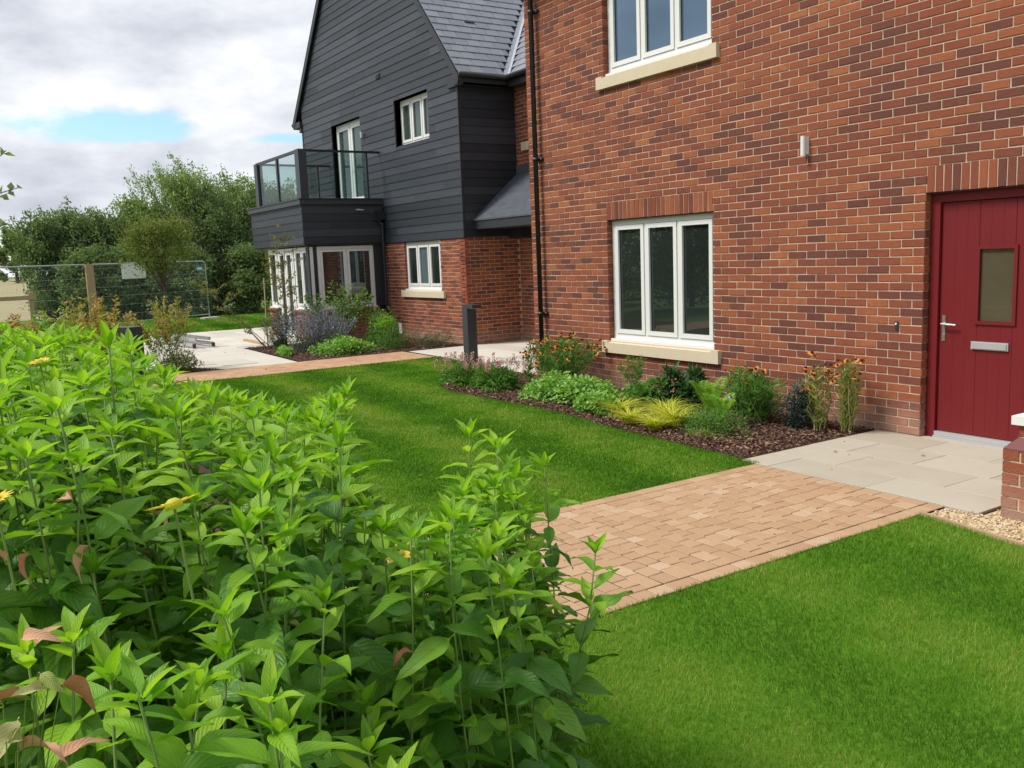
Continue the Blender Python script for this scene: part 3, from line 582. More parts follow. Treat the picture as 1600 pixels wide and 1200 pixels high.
# bay plinth bricks (side and front)
its += [((BX1-.03, 0, 0), SX, q, .05) for q in bond(BY+.07, G-.002, 0, .60, [], G)]
its += [((0, BY+.07, 0), FX, q, .05) for q in bond(-14.85, BX1-.03, 0, .60, [(-14.15, -13.05, 0, .7)], BX1-.025)]
its += [((-14.85, BY+.07, 0), NX, q, .05) for q in bond(-1.5, -.05, 0, .6, [], 0)]
mb = MB(); core(mb, (BX1-.03, 0, 0), SX, BY+.076, G, -.2, .6, []); core(mb, (0, BY+.07, 0), FX, -14.845, BX1-.04, -.2, .6, [(-14.15, -13.05, -.3, .7)]); bw = mb.build('bay_wall', K['mortar'], clad)
lay_bricks(gw, its, 300)
mb = MB()                                          # rounded brick-on-edge coping of the bay plinth
for k in range(22):
    y = BY+.05+k*.075
    if y < G-.07: mb.prism([(BX1-.13, y, .602), (BX1+.005, y, .602), (BX1+.02, y, .64), (BX1-.01, y, .67), (BX1-.13, y, .69)], (0, .066, 0))
for a, b in ((-14.89, -14.16), (-13.04, BX1+.0)):
    x = a
    while x < b-.07: mb.prism([(x, BY+.17, .602), (x, BY+.045, .602), (x, BY+.03, .64), (x, BY+.06, .67), (x, BY+.17, .69)][::-1], (.066, 0, 0)); x += .075
stuff(mb.build('coping_bricks', K['brick_island'], bw))
# boards
BO = []
def boards(o, ax, u0f, u1f, z0, z1, holes, exp=.163, thick=.022, seed=1, lens=(2.2, 3.6)):
    r_ = random.Random(seed); z = z0; A = [np.asarray(t, float) for t in ax]; o = np.asarray(o, float)
    while z < z1-.03:
        zt = min(z+exp, z1); a0, a1 = u0f(z), u1f(z); b0, b1 = u0f(zt), u1f(zt)
        if a1-a0 < .1: break
        cuts = [a0]; c = a0 + r_.uniform(.6, lens[1])
        while c < a1-.5: cuts.append(c); c += r_.uniform(*lens)
        cuts.append(a1)
        segs = []
        for p, q in zip(cuts, cuts[1:]): segs += clip_rects((p, q, z, zt), holes)
        for (p, q, c0, c1) in segs:
            P = lambda u, n_, zz_: o+A[0]*u+A[1]*n_+A[2]*zz_
            pt = p if p > a0+.01 else p+(b0-a0)*((c1-z)/(zt-z)); qt = q if q < a1-.01 else q+(b1-a1)*((c1-z)/(zt-z))
            g_ = .0015; tb = thick*(1-.55*(c0-z)/exp); tt = thick*(1-.55*(c1-z)/exp); j = r_.uniform(-.001, .001)
            m = MB(); m.add([P(p+g_, -.01, c0), P(q-g_, -.01, c0), P(q-g_, tb+j, c0), P(p+g_, tb+j, c0), P(pt+g_, -.01, c1), P(qt-g_, -.01, c1), P(qt-g_, tt+j, c1), P(pt+g_, tt+j, c1)],
                  [(0, 1, 2, 3), (7, 6, 5, 4), (3, 2, 6, 7), (0, 3, 7, 4), (2, 1, 5, 6)])
            BO.append(m)
        z = zt
# backing walls
mb = MB()
xa, xb = GX0+.02, GX1-.02
for q in clip_rects((xa, xb, ZB, ZE), [UW, FD]): mb.box((q[0], G+.012, q[2]), (q[1], G+.2, q[3]))
mb.prism([(xa, G+.012, ZE), (xb, G+.012, ZE), (RX, G+.012, RTOP-.15), (xa, G+.012, RTOP-.15-(RX-xa)*TAN)], (0, .19, 0)); mb.box((GX1-.2, G+.2, ZB), (GX1-.012, LKY+3, ZE)); cw_ = mb.build('clad_wall', K['trim'], clad)
slope0 = lambda z: max(GX0, RX-(RTOP-.10-z)/TAN); slope1 = lambda z: GX1 - max(0, z-ZE-.02)/TAN
boards((0, G, 0), FX, slope0, slope1, ZB, 10.0, [(UW[0]-.0, UW[1]+.0, UW[2]-.02, UW[3]), FD, (-11.80, -11.60, 5.69, 5.79)], seed=4)
boards((GX1, 0, 0), SX, lambda z: G+.0, lambda z: LKY, ZB, ZE-.08, [], seed=9, lens=(3, 4))
boards((BX1, 0, 0), SX, lambda z: BY+.0, lambda z: G-.02, ZB+.03, 2.98, [], seed=12, lens=(3, 4))
boards((0, BY, 0), FX, lambda z: BX0, lambda z: BX1, ZB+.03, 2.98, [], seed=13)
for m in BO[:300]: m.build('board', K['board_object'], cw_)
rest = MB()
for m in BO[300:]: rest.add(m.v, m.f)
if rest.v: stuff(rest.build('boards', K['board_island'], cw_))
# corner trim, bottom edge, bargeboards, eaves
MB().box((GX1-.0, G-.03, ZB), (GX1+.028, G+.02, ZE-.05)).build('corner_trim', K['trim'], clad); MB().box((GX0-.03, G-.03, ZB), (GX0, G+.02, ZE)).build('corner_trim', K['trim'], clad)
mb = MB(); mb.box((GX1-3.65, G-.012, ZB-.02), (GX1+.012, G+.02, ZB)); mb.build('bottom_trim', K['trim'], clad)
def barge(side):
    m = MB(); xe = GX1+.20 if side > 0 else EL; ze = RTOP-abs(xe-RX)*TAN+.0
    p = [(xe, G-.10, ze), (RX, G-.10, RTOP+.02), (RX, G-.10, RTOP-.20), (xe-side*.10, G-.10, ze-.12), (xe, G-.10, ze-.14)]
    if side < 0: p = p[::-1]
    m.prism(p, (0, .03, 0)); return m.build('bargeboard', K['trim'], clad)
barge(1); barge(-1)
mb = MB(); mb.box((EL, G-.09, RTOP-(RX-EL)*TAN-.17), (GX0-.0, G+6, RTOP-(RX-EL)*TAN-.02)); mb.box((GX0-.13, G-.06, RTOP-(RX-EL)*TAN-.30), (GX0+.0, G+.02, RTOP-(RX-EL)*TAN-.17)); mb.build('eaves_box', K['trim'], clad)
XEV = GX1+.20; ZEV = RTOP-(XEV-RX)*TAN
mb = MB(); mb.box((GX1+.0, G-.09, ZEV-.20), (XEV-.02, LKY-.2, ZEV-.17)); mb.box((XEV-.04, G-.09, ZEV-.2), (XEV-.02, LKY-.2, ZEV-.0)); mb.box((GX1-.3, G-.07, ZEV-.22), (XEV-.0, G-.0, ZEV-.03))
mb.box((GX1+.2, LKY-.25, ZEV-.2), (XL, LKY-.22, ZEV-.0)); mb.box((GX1+.2, LKY-.22, ZEV-.2), (XL, LKY-.0, ZEV-.17)); mb.build('fascia', K['trim'], clad)
mb = MB(); mb.tube([(XEV+.03, G-.10, ZEV-.03), (XEV+.03, LKY-.32, ZEV-.03), (XL, LKY-.32, ZEV-.03)], .05, 10); mb.tube([(EL-.05, G-.1, RTOP-(RX-EL)*TAN-.05), (EL-.05, 8, RTOP-(RX-EL)*TAN-.05)], .05, 8); mb.build('gutter', K['black'], clad, True)
# roof slopes
RZ = RTOP+.03; YB = 9.5
VY = LKY-.27                                        # where the valley starts
mb = MB()
mb.prism([(XEV, G-.10, ZEV), (XEV, YB, ZEV), (RX, YB, RZ-.03), (RX, G-.10, RZ-.03)], (0, 0, -.04))
mb.prism([(EL, G-.10, RTOP-(RX-EL)*TAN), (RX, G-.10, RZ-.03), (RX, YB, RZ-.03), (EL, YB, RTOP-(RX-EL)*TAN)], (0, 0, -.04))
hy = VY + 3.2; mb.prism([(XEV, VY, ZEV), (XL, VY, ZEV), (XL, hy, ZEV+3.2*TAN), (XEV-3.2, hy, ZEV+3.2*TAN)], (0, 0, -.04))
roof = mb.build('roof', K['gasket'], clad)
SL = []; EXP, SW = .205, .30; cs, sn = math.cos(math.radians(49)), math.sin(math.radians(49))
def slate(o, across, upv, nrm, w_, l_):
    o, across, upv, nrm = (np.asarray(t, float) for t in (o, across, upv, nrm)); m = MB(); t = .013; j = random.uniform(0, .003)
    P = lambda a, b, c: o+across*a+upv*b+nrm*c
    m.add([P(.006, 0, .004+j), P(w_-.006, 0, .004+j), P(w_-.006, l_, -.004), P(.006, l_, -.004), P(.006, 0, .004+t+j), P(w_-.006, 0, .004+t+j), P(w_-.006, l_, .004), P(.006, l_, .004)], [(4, 5, 6, 7), (0, 1, 5, 4), (1, 2, 6, 5), (3, 0, 4, 7)]); return m
r = 0
while r < 30:
    d = r*EXP; ymax = min(VY + d*cs - .07, 9.2); y = G-.11 - (SW/2 if r % 2 else 0)
    while y < ymax:
        a, b = max(y, G-.11), min(y+SW, ymax)
        if b-a > .04: SL.append((r, a, slate((XEV-d*cs, a, ZEV+.008+d*sn), (0, 1, 0), (-cs, 0, sn), (sn, 0, cs), b-a, EXP+.03)))
        y += SW
    r += 1
for r in range(14):
    d = r*EXP; x = XEV-d*cs+.09; k = 0; xx = math.floor(x/SW)*SW - (SW/2 if r % 2 else 0)
    while xx < XL-.02:
        a, b = max(xx, x), min(xx+SW, XL-.02)
        if b-a > .04: SL.append((r+5, 5, slate((a, VY+d*cs, ZEV+.008+d*sn), (1, 0, 0), (0, cs, sn), (0, -sn, cs), b-a, EXP+.03)))
        xx += SW
SL.sort(key=lambda t: t[0]*.5+t[1])
for s_ in SL[:200]: s_[2].build('slate', K['slate_object'], roof)
rest = MB()
for s_ in SL[200:]: rest.add(s_[2].v, s_[2].f)
stuff(rest.build('slates', K['slate_island'], roof))
mb = MB(); a = np.array((XEV+.0, VY, ZEV+.022)); b = np.array((XEV-3.0, VY+3.0, ZEV+.022+3.0*TAN)); s_ = np.array((.095, .0, 0)); u_ = np.array((0, -.095, 0)); mb.add([a+s_+(0, 0, .0), a+(0, 0, .0), a+u_, b+s_, b, b+u_], [(0, 3, 4, 1), (1, 4, 5, 2)]); mb.build('valley_flashing', K['lead'], clad)
mb = MB(); d = 8*EXP; mb.obox((XEV-1.55*cs, 2.36, ZEV+.03+1.55*sn), ((0, 1, 0), (sn, 0, cs), (-cs, 0, sn)), (0, 0, 0), (.22, .02, .05)); mb.build('roof_vent', K['trim'], roof)
# windows and doors of the clad house
window(clad, (LW[0]+.004, G+.05, LW[2]+.03), FX, 1.63, 1.0, 3, curtain=(1,), label='ground floor window with a pale curtain in the middle pane')
stone_sill(clad, (0, G, 0), FX, -11.06, -9.1, .905, 1.05, .05)
window(clad, (UW[0], G+.14, UW[2]), FX, 1.55, .95, 3, K['glassg'], label='first floor window beside the corner')
for q in (UW, FD):
    for a, b in (((q[0]-.012, G-.005, q[2]), (q[0], G+.198, q[3])), ((q[1], G-.005, q[2]), (q[1]+.012, G+.198, q[3])), ((q[0], G-.005, q[3]), (q[1], G+.198, q[3]+.012))): MB().box(a, b).build('reveal_trim', K['trim'], clad)
fdw = window(clad, (FD[0], G+.12, FD[2]), FX, FD[1]-FD[0], FD[3]-FD[2], 2, K['glassg'], cw=.10, fr=.06, sill=False); fdw.name = 'french_door'
mb = MB(); mb.tube([(-13.75, G-.0, 4.05), (-13.75, G-.03, 4.05), (-13.64, G-.03, 4.05)], .012, 6); mb.tube([(-13.69, G, 4.05), (-13.69, G-.03, 4.05)], .012, 6); mb.build('handle', K['steel'], fdw)
mb = MB(); mb.tube([(-12.66, G-.07, 4.54), (-12.66, G-.07, 4.68)], .035, 10); mb.tube([(-12.66, G, 4.63), (-12.66, G-.07, 4.63)], .025, 8); mb.build('wall_light', K['silver'], clad)
mb = MB(); mb.box((-11.80, G-.03, 5.69), (-11.60, G+.0, 5.79));
for k in range(3): mb.box((-11.79, G-.045, 5.70+k*.03), (-11.61, G-.03, 5.712+k*.03))
mb.build('air_vent', K['black'], clad)
# bay: window walls, cladding carcass, roof deck
mb = MB(); mb.box((BX0+.02, BY+.02, ZB+.01), (BX1-.02, G, 2.98)); mb.box((BX0+.0, BY-.0, ZB-.0), (BX1, G, ZB+.028)); mb.build('bay_fascia', K['trim'], clad)
mb = MB(); mb.box((BX0-.06, BY-.07, 2.98), (BX1+.07, G, 3.08)); mb.box((BX0-.08, BY-.09, 3.085), (BX1+.09, G, 3.11)); mb.build('deck_edge', K['anthracite'], clad)
mb = MB(); mb.box((BX1-.25, BY+.10, .69), (BX1-.09, BY+.28, ZB)); mb.box((BX1-.24, G-.26, .69), (BX1-.06, G, ZB)); mb.box((BX1-.2, BY+.28, 2.07), (BX1-.1, G-.2, ZB)); mb.box((BX0+.1, BY+.6, 0), (BX0+.35, G, ZB)); mb.build('bay_post', K['trim'], clad)
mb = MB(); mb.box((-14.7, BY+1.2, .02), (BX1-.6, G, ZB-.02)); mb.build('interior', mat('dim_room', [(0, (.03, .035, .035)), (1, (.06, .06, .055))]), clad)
window(clad, (BX1-.09, .06, .70), SX, 1.36, 1.37, 2, label='side window of the bay')
window(clad, (-12.98, BY+.13, .70), FX, 1.02, 1.37, 2, label='front window of the bay')
bd = window(clad, (-14.12, BY+.13, .03), FX, 1.06, 2.04, 2, sill=False, cw=.08); bd.name = 'bay_door'
window(clad, (-14.80, BY+.13, .70), FX, .62, 1.37, 1)
# balcony
bal = thing('balcony_railing', 'glass balustrade with black posts and handrails round the balcony', 'railing', (BX1, BY, 3.11))
bx0, bx1, by = BX0+.62, BX1+.02, BY+.0
for nm, a, b in (('post', (bx1-.22, by-.02, 3.11), (bx1+.02, by+.16, 4.15)), ('post', (bx0-.1, by-.02, 3.11), (bx0+.12, by+.12, 4.13)), ('post', ((bx0+bx1)/2-.05, by, 3.11), ((bx0+bx1)/2+.03, by+.06, 4.09)), ('post', (bx1-.03, 1.30, 3.11), (bx1+.01, 1.345, 4.10)), ('post', (bx0-.02, 1.30, 3.11), (bx0+.02, 1.345, 4.10))):
    MB().box(a, b).build(nm, K['anthracite'], bal)
for a, b in (((bx0, by, 4.09), (bx1-.2, by+.055, 4.15)), ((bx1-.045, by+.16, 4.10), (bx1+.015, G-.02, 4.145)), ((bx0-.02, by+.12, 4.10), (bx0+.035, G-.02, 4.145))):
    MB().box(a, b).build('handrail', K['black'], bal)
for a, b in (((bx0+.12, by+.02, 3.14), ((bx0+bx1)/2-.05, by+.032, 4.09)), (((bx0+bx1)/2+.03, by+.02, 3.14), (bx1-.22, by+.032, 4.09)), ((bx1-.02, by+.16, 3.14), (bx1-.008, 1.29, 4.10)), ((bx0, by+.12, 3.14), (bx0+.012, 1.29, 4.10))):
    MB().box(a, b).build('glass_panel', K['bglass'], bal)
# bay downpipe and hopper
mb = MB(); mb.tube([(BX1+.10, G-.08, 2.55), (BX1+.10, G-.08, .05)], .034, 10); mb.tube([(BX1+.02, G-.30, 2.66), (BX1+.06, G-.14, 2.62), (BX1+.10, G-.08, 2.52)], .03, 8); mb.box((BX1+.02, G-.22, 2.62), (BX1+.18, G-.02, 2.82)); mb.build('downpipe', K['black'], clad)
mb = MB(); mb.tube([(BX1+.06, .98, 2.86), (BX1+.06, 1.16, 2.85)], .018, 8); mb.box((BX1+.02, 1.05, 2.84), (BX1+.05, 1.09, 2.88)); mb.build('overflow_pipe', K['silver'], clad)
# canopy over the recessed entrance
can = MB(); ye, ze, zt = 1.86, 2.44, 3.33
can.prism([(GX1+.025, ye, ze), (GX1+.025, LKY-.01, zt), (GX1+.025, LKY-.01, zt-.06), (GX1+.025, ye, ze-.03)][::-1], (XL-GX1-.03, 0, 0)); can = can.build('canopy', K['leadd'], clad)
mb = MB(); mb.box((GX1+.03, ye+.02, ze-.19), (XL-.01, ye+.05, ze-.035)); mb.box((GX1+.03, ye+.05, ze-.19), (XL-.01, LKY-.01, ze-.165)); mb.box((GX1+.03, LKY-.26, 2.06), (-7.75, LKY-.012, 2.24)); mb.build('canopy_fascia', K['trim'], clad)
MB().box((GX1+.03, LKY-.03, zt-.01), (XL, LKY-.003, zt+.15)).build('flashing', K['leadd'], clad)
JX, JZ = JBOX; mb = MB(); mb.box((JX-.13, LKY-.06, JZ-.08), (JX+.13, LKY-.005, JZ+.08)); mb.build('junction_box', K['stone'], clad)
# ================================================================== lawn blades
def inpoly(P, poly):
    x, y = P[:, 0], P[:, 1]; c = np.zeros(len(P), bool); n = len(poly)
    for i in range(n):
        x1, y1 = poly[i]; x2, y2 = poly[(i+1) % n]
        with np.errstate(divide='ignore', invalid='ignore'): c ^= ((y1 > y) != (y2 > y)) & (x < (x2-x1)*(y-y1)/(y2-y1)+x1)
    return c
def turf(name, poly, n, hgt, wid, seed=1, edge=None):
    lo, hi = np.min(poly, 0), np.max(poly, 0); P = RNG.uniform(lo, hi, (n, 2)); P = P[inpoly(P, poly)]
    P = np.column_stack([P, np.full(len(P), -.009)]); x, y, w_ = project(P); keep = (w_ > .5) & (x > -80) & (x < 1680) & (y > 300) & (y < 1300); P = P[keep]; w_ = w_[keep]
    # thin out with distance, widening the blades that stay
    pr = np.clip((3.2/w_)**1.15, .05, 1); k = RNG.uniform(size=len(P)) < pr; P, w_ = P[k], w_[k]
    m = len(P); D = RNG.normal(size=(m, 3))*np.array([.24, .24, .10]); D[:, 2] += 1
    lean = np.sin(P[:, 0]*2.1+np.cos(P[:, 1]*1.7)*2)[:, None]*np.array([[.12, .08, 0]])
    bend = RNG.normal(size=(m, 3))*.20 + lean; bend[:, 2] = -.10
    v, f = strips(P, D, bend, hgt*RNG.uniform(.6, 1.25, m), wid*np.clip(w_/3.2, 1, 6)*RNG.uniform(.7, 1.2, m), 2)
    return stuff(link(name, npmesh(name, v, f, K['blade'])))
turf('grass', LAWN_A, 1150000, .031, .0023); turf('grass', LAWN_B, 1500000, .026, .0034)
turf('verge_grass', [(-24, -6), (-17.95, -4.6), (-17.80, -2.0), (-17.75, 1.0), (-17.6, 4), (-24, 4)], 500000, .10, .004)
# bark chips on the beds
def chips(poly, n, name='bark_chips', z=.004):
    lo, hi = np.min(poly, 0), np.max(poly, 0); P = RNG.uniform(lo, hi, (n, 2)); P = P[inpoly(P, poly)]; m = len(P); P = np.column_stack([P, RNG.uniform(z-.004, z+.014, m)])
    D = RNG.normal(size=(m, 3))*np.array([1, 1, .25]); Nn = rdir(m, 2.0)
    v, f = kites(P, D, Nn, RNG.uniform(.018, .055, m), RNG.uniform(.010, .022, m), .12); stuff(link(name, npmesh(name, v, f, K['chip'])))
BED = [(-3.6, .0)] + BEDTIP[::-1] + [(-2.4, -1.60), (-1.6, -1.55), (-.6, -1.56), (.3, -1.68), (1.2, -1.71), (2.03, -1.74), (2.03, .0)]
chips(BED, 26000); chips([(-11.88, -1.68), (-8.27, -1.78), (-8.27, 1.6), (-11.7, 1.6)], 9000); chips([(-8.32, -3.15), (-8.27, -5.2), (-9.6, -5.2), (-9.2, -3.7)], 2500)
# a few dead leaves
P = np.array([(.35, -1.45, .02), (.6, -1.2, .02), (1.0, -1.35, .02), (1.25, -.95, .03), (.1, -1.5, .02), (-2.9, -1.45, .02), (-2.6, -1.5, .02), (1.5, -1.1, .02), (2.35, -1.0, .006), (2.9, -.62, .006), (-7.6, -2.6, .004), (-11.2, -2.3, .004), (-10.6, -2.1, .004)])
Q = RNG.uniform((-3.6, -1.6), (2.0, 0), (400, 2)); Q = Q[inpoly(Q, BED)][:90]; P = np.concatenate([P, np.column_stack([Q, np.full(len(Q), .018)])])
Q = np.column_stack([RNG.uniform(2.1, 3.9, 26), RNG.uniform(-5, -.2, 26), np.full(26, .004)]); P = np.concatenate([P, Q[:10]]); SM = np.concatenate([np.full(len(P)-10, .05), np.full(10, .022)])
v, f = kites(P, RNG.normal(size=(len(P), 3))*np.array([1, 1, .1]), rdir(len(P), 3), SM, SM*.6, .25)
stuff(link('fallen_leaves', npmesh('fallen_leaves', v, f, mat('fallen_leaf', [(0, (.25, .10, .04)), (1, (.50, .34, .20))], 'island', rough=.9))))
# ================================================================== plants
def onz(px_, py_, z=0.0):
    d = CF+(px_-800)/FPX*CR-(py_-600)/FPX*CU; return CAM+d*(z-CAM[2])/d[2]
def plant(name, label, cat, x, y, group=None): return thing(name, label, cat, (x, y, 0), group)
def cloud(n, c, r, flat=0.0, shell=.35):
    d = rdir(n); rad = RNG.uniform(shell, 1, (n, 1))**.6; p = d*rad; p[:, 2] = np.abs(p[:, 2]) if flat else p[:, 2]
    return np.asarray(c)+p*np.asarray(r), d
def mound(t, name, m, c, r, n, ln, wd, up=.5, droop=0, jit=.5):
    """leafy mound: leaves on the outside of a half-ellipsoid made of several smaller clumps"""
    k = max(4, int(n/160)); cc, _ = cloud(k, (0, 0, 0), (1, 1, 1), 1, .2); parts = []
    for q in cc:
        m_ = n//k; q = q*.72; s = RNG.uniform(.28, .5); d = rdir(m_, .35); P = (q+d*s*RNG.uniform(.5, 1, (m_, 1))); P[:, 2] = np.clip(P[:, 2], .03, 1.15)
        P = P*np.asarray(r)+np.asarray(c); D = d+RNG.normal(size=(m_, 3))*jit; D[:, 2] -= droop; Nn = d*.6+np.array([0, 0, up])+RNG.normal(size=(m_, 3))*.3
        parts.append(kites(P, D, Nn, ln*RNG.uniform(.6, 1.25, m_), wd*RNG.uniform(.6, 1.25, m_)))
    v, f = join(parts); return link(name, npmesh(name, v, f, m), t)
def stems(t, m, base, tips, r0=.004, r1=.002, name='stems', bend=.06):
    mb = MB()
    for b, e in zip(base, tips):
        b, e = np.asarray(b, float), np.asarray(e, float); md = (b+e)/2+RNG.normal(size=3)*bend*np.array([1, 1, .3]); mb.tube([b, md, e], [r0, (r0+r1)/2, r1], 4, False)
    return mb.build(name, m, t, True)
def spray_leaves(t, m, base, tips, per, ln, wd, name='leaves', frm=.2, up=.4, out=.8):
    P, D = [], []
    for b, e in zip(base, tips):
        b, e = np.asarray(b, float), np.asarray(e, float); k = RNG.uniform(frm, 1, per)[:, None]; a = unit((e-b)[None])[0]
        P.append(b+(e-b)*k); d = RNG.normal(size=(per, 3)); d -= (d@a)[:, None]*a; D.append(unit(d)*out+a*up)
    P, D = np.concatenate(P), np.concatenate(D); n = len(P)
    v, f = kites(P, D, rdir(n, 1.2), ln*RNG.uniform(.55, 1.2, n), wd*RNG.uniform(.6, 1.2, n)); return link(name, npmesh(name, v, f, m), t)
def fan(c, n, h, spread, z0=.01):
    c = np.asarray(c, float); b = c+np.column_stack([RNG.normal(size=(n, 2))*spread*.25, np.full(n, z0)]); a = RNG.uniform(0, 6.28, n); r = spread*np.sqrt(RNG.uniform(0, 1, n)); e = c+np.column_stack([np.cos(a)*r, np.sin(a)*r, h*RNG.uniform(.75, 1.08, n)*(1-.25*(r/max(spread, 1e-3))**2)]); return b, e
def daisy(t, pos, r=.022, m='orange'):
    """small daisy heads: one flower object each (petals with a dark cone as sub-part), meshes shared"""
    key = ('daisy', m, r)
    if key not in BPOOL:
        parts = []; k = 11
        a = np.linspace(0, 2*math.pi, k, endpoint=False); D = np.column_stack([np.cos(a), np.sin(a), -.35+0*a]); v, f = kites(D*r*.25, D, np.tile([0, 0, 1.], (k, 1)), r, r*.55, -.05)
        BPOOL[key] = npmesh('flower', v, f, K[m]); cv = MB().tube([(0, 0, -.004), (0, 0, r*.35), (0, 0, r*.55)], [r*.42, r*.38, r*.12], 8); BPOOL[key+('c',)] = cv.mesh('cone', K['cone'], True)
    for p in pos:
        o = link('flower', BPOOL[key], t, tuple(p)); o.rotation_euler = (RNG.normal()*.5, RNG.normal()*.5, RNG.uniform(0, 6)); s = RNG.uniform(.75, 1.2); o.scale = (s, s, s)
        c = bpy.data.objects.new('cone', BPOOL[key+('c',)]); COL.objects.link(c); c.parent = o
def helenium(x, y, h, spread, n, label, nflow, leaf='f_mid', group=None, per=26):
    t = plant('helenium', label, 'flower', x, y, group); b, e = fan((x, y, 0), n, h, spread)
    stems(t, K['f_straw'] if leaf == 'f_straw' else K['stem'], b, e, .005, .002); spray_leaves(t, K[leaf], b, e, per, .10, .018, 'leaves', .12, .7)
    P = []
    for i in range(nflow): q = e[i % n]; P.append(q+RNG.normal(size=3)*np.array([.05, .05, .035])+np.array([0, 0, .015]))
    daisy(t, P, .031)
    return t
# main bed
for i, (px_, py_, s, lab) in enumerate(((722, 600, 1.0, 'pink flowered spiky perennial at the tip of the bed by the lawn'), (775, 607, 1.1, 'cream and pink flower spikes left of the pale green geranium'))):
    c = onz(px_, py_); x, y = c[0], c[1]; t = plant('knotweed', lab, 'flower', x, y); mound(t, 'leaves', K['f_mid'], (x, y, 0), (.40*s, .34*s, .26), 2000, .10, .024, .4); b, e = fan((x, y, 0), 44, .40, .38*s)
    stems(t, K['stem'], b, e, .002, .0015, bend=.03); mb = []
    for q in e[:34]:
        m_ = 46; zz_ = RNG.uniform(-.03, .065, m_); th = RNG.uniform(0, 6.28, m_); P = q+np.column_stack([np.cos(th)*.009, np.sin(th)*.009, zz_]); mb.append(kites(P, np.column_stack([np.cos(th), np.sin(th), .8+0*th]), rdir(m_), .016, .012))
    v, f = join(mb); link('flower_spikes', npmesh('flower_spikes', v, f, K['pink']), t)
c = onz(842, 592); helenium(-2.15, -.50, .70, .50, 80, 'large clump of orange coneflowers against the drainpipe corner', 75, 'f_mid', per=30)
helenium(-2.75, -.62, .52, .10, 5, 'small stray sprig of rust coloured coneflowers leaning over the paving', 8, 'f_mid')
for (x, y, rx, ry, rz, lab) in ((-1.62, -1.05, .58, .42, .33, 'pale green lobed geranium mound in front of the orange coneflowers'), (-.95, -1.02, .52, .42, .33, 'pale green geranium mound below the left end of the window sill'), (-.50, -1.22, .34, .28, .22, 'low pale green geranium next to the first yellow grass'), (-.50, -.62, .42, .34, .33, 'blue green leafy mound at the foot of the wall under the window')):
    t = plant('geranium', lab, 'plant', x, y); mound(t, 'leaves', K['f_light' if 'pale' in lab else 'f_mid'], (x, y, 0), (rx, ry, rz), 1700, .055, .050, 1.2, jit=.7)
t = plant('shrub', 'small upright shrub with narrow leaves close to the wall below the sill end', 'shrub', -1.0, -.32); b, e = fan((-1.0, -.32, 0), 22, .50, .20); stems(t, K['stem'], b, e, .003); spray_leaves(t, K['f_mid'], b, e, 24, .06, .015, frm=.45)
t = plant('hellebore', 'dark green leathery leaved hellebore under the window', 'plant', -.12, -.36); mound(t, 'leaves', K['f_dark'], (-.12, -.36, .06), (.30, .26, .42), 760, .12, .044, .7, .25)
t = plant('hellebore', 'dark leaved low plant by the wall behind the geraniums', 'plant', -1.55, -.35); mound(t, 'leaves', K['f_dark'], (-1.55, -.35, .0), (.16, .16, .22), 320, .07, .03, .7, .25)
for (x, y, s, lab) in ((-.16, -1.22, .95, 'first clump of yellow striped grass, farthest from the door'), (.26, -1.42, .80, 'small yellow grass clump nearest the lawn edge'), (.28, -.98, 1.0, 'yellow grass clump in the middle of the group, behind the others'), (.62, -1.20, 1.1, 'largest and tallest yellow grass clump of the group'), (.66, -1.47, .72, 'low yellow grass clump at the front right of the group')):
    t = plant('forest_grass', lab, 'grass plant', x, y, 'yellow grass clumps in the bed'); n = 230; P = np.array([x, y, .01])+np.column_stack([RNG.normal(size=(n, 2))*.035*s, np.zeros(n)])
    a = RNG.uniform(0, 6.28, n); o_ = np.column_stack([np.cos(a), np.sin(a), 0*a]); D = o_*RNG.uniform(.1, .7, (n, 1)); D[:, 2] = 1; v, f = strips(P, D, o_*RNG.uniform(.3, .8, (n, 1))+np.array([0, 0, -.50]), .36*s*RNG.uniform(.6, 1.15, n), .0105, 5); link('blades', npmesh('blades', v, f, K['f_yellow']), t)
def fern(x, y, h, n, lab):
    t = plant('fern', lab, 'fern', x, y, 'ferns in the bed')
    for i in range(n):
        a = 6.28*i/n+RNG.uniform(-.2, .2); o_ = np.array([math.cos(a), math.sin(a), 0]); L_ = h*RNG.uniform(.8, 1.1); k = 20; tt = np.linspace(.12, 1, k)[:, None]; P = np.array([x, y, .01])+(o_*.42*tt*L_+np.array([0, 0, 1])*L_*(tt-.32*tt**3)); T = unit(np.gradient(P, axis=0)); S = unit(np.cross(T, [0, 0, 1.])); wd_ = .10*h/.45*np.sin(np.pi*np.clip(tt*.93+.05, 0, 1))[:, 0]
        v, f = join([kites(P, S*sg+T*.45, np.cross(S*sg, T)*sg, wd_, .013, .1) for sg in (1, -1)]); link('frond', npmesh('frond', v, f, K['f_fern']), t)
fern(.48, -.55, .50, 11, 'tall bright green fern standing near the wall'); fern(.98, -.92, .42, 11, 'lower bright green fern in front of the coneflowers'); fern(.10, -.72, .22, 8, 'small pale fern between hellebore and yellow grass')
helenium(.74, -.34, .50, .24, 32, 'bushy rust flowered coneflower behind the tall fern', 7, 'f_mid', per=34)
helenium(1.06, -.50, .50, .26, 38, 'bushy coneflower with rust and orange heads right of the ferns', 9, 'f_mid', per=36)
t = plant('geranium', 'ferny grey green spreading plant at the lawn edge near the bare mulch', 'plant', 1.12, -1.15); mound(t, 'leaves', K['f_mid'], (1.08, -1.12, 0), (.50, .36, .28), 3600, .028, .010, .6); mound(t, 'dry_leaves', K['f_straw'], (1.18, -1.38, 0), (.26, .12, .08), 420, .04, .006, .4)
daisy(t, [(1.22, -1.02, .33)], .02, 'purple')
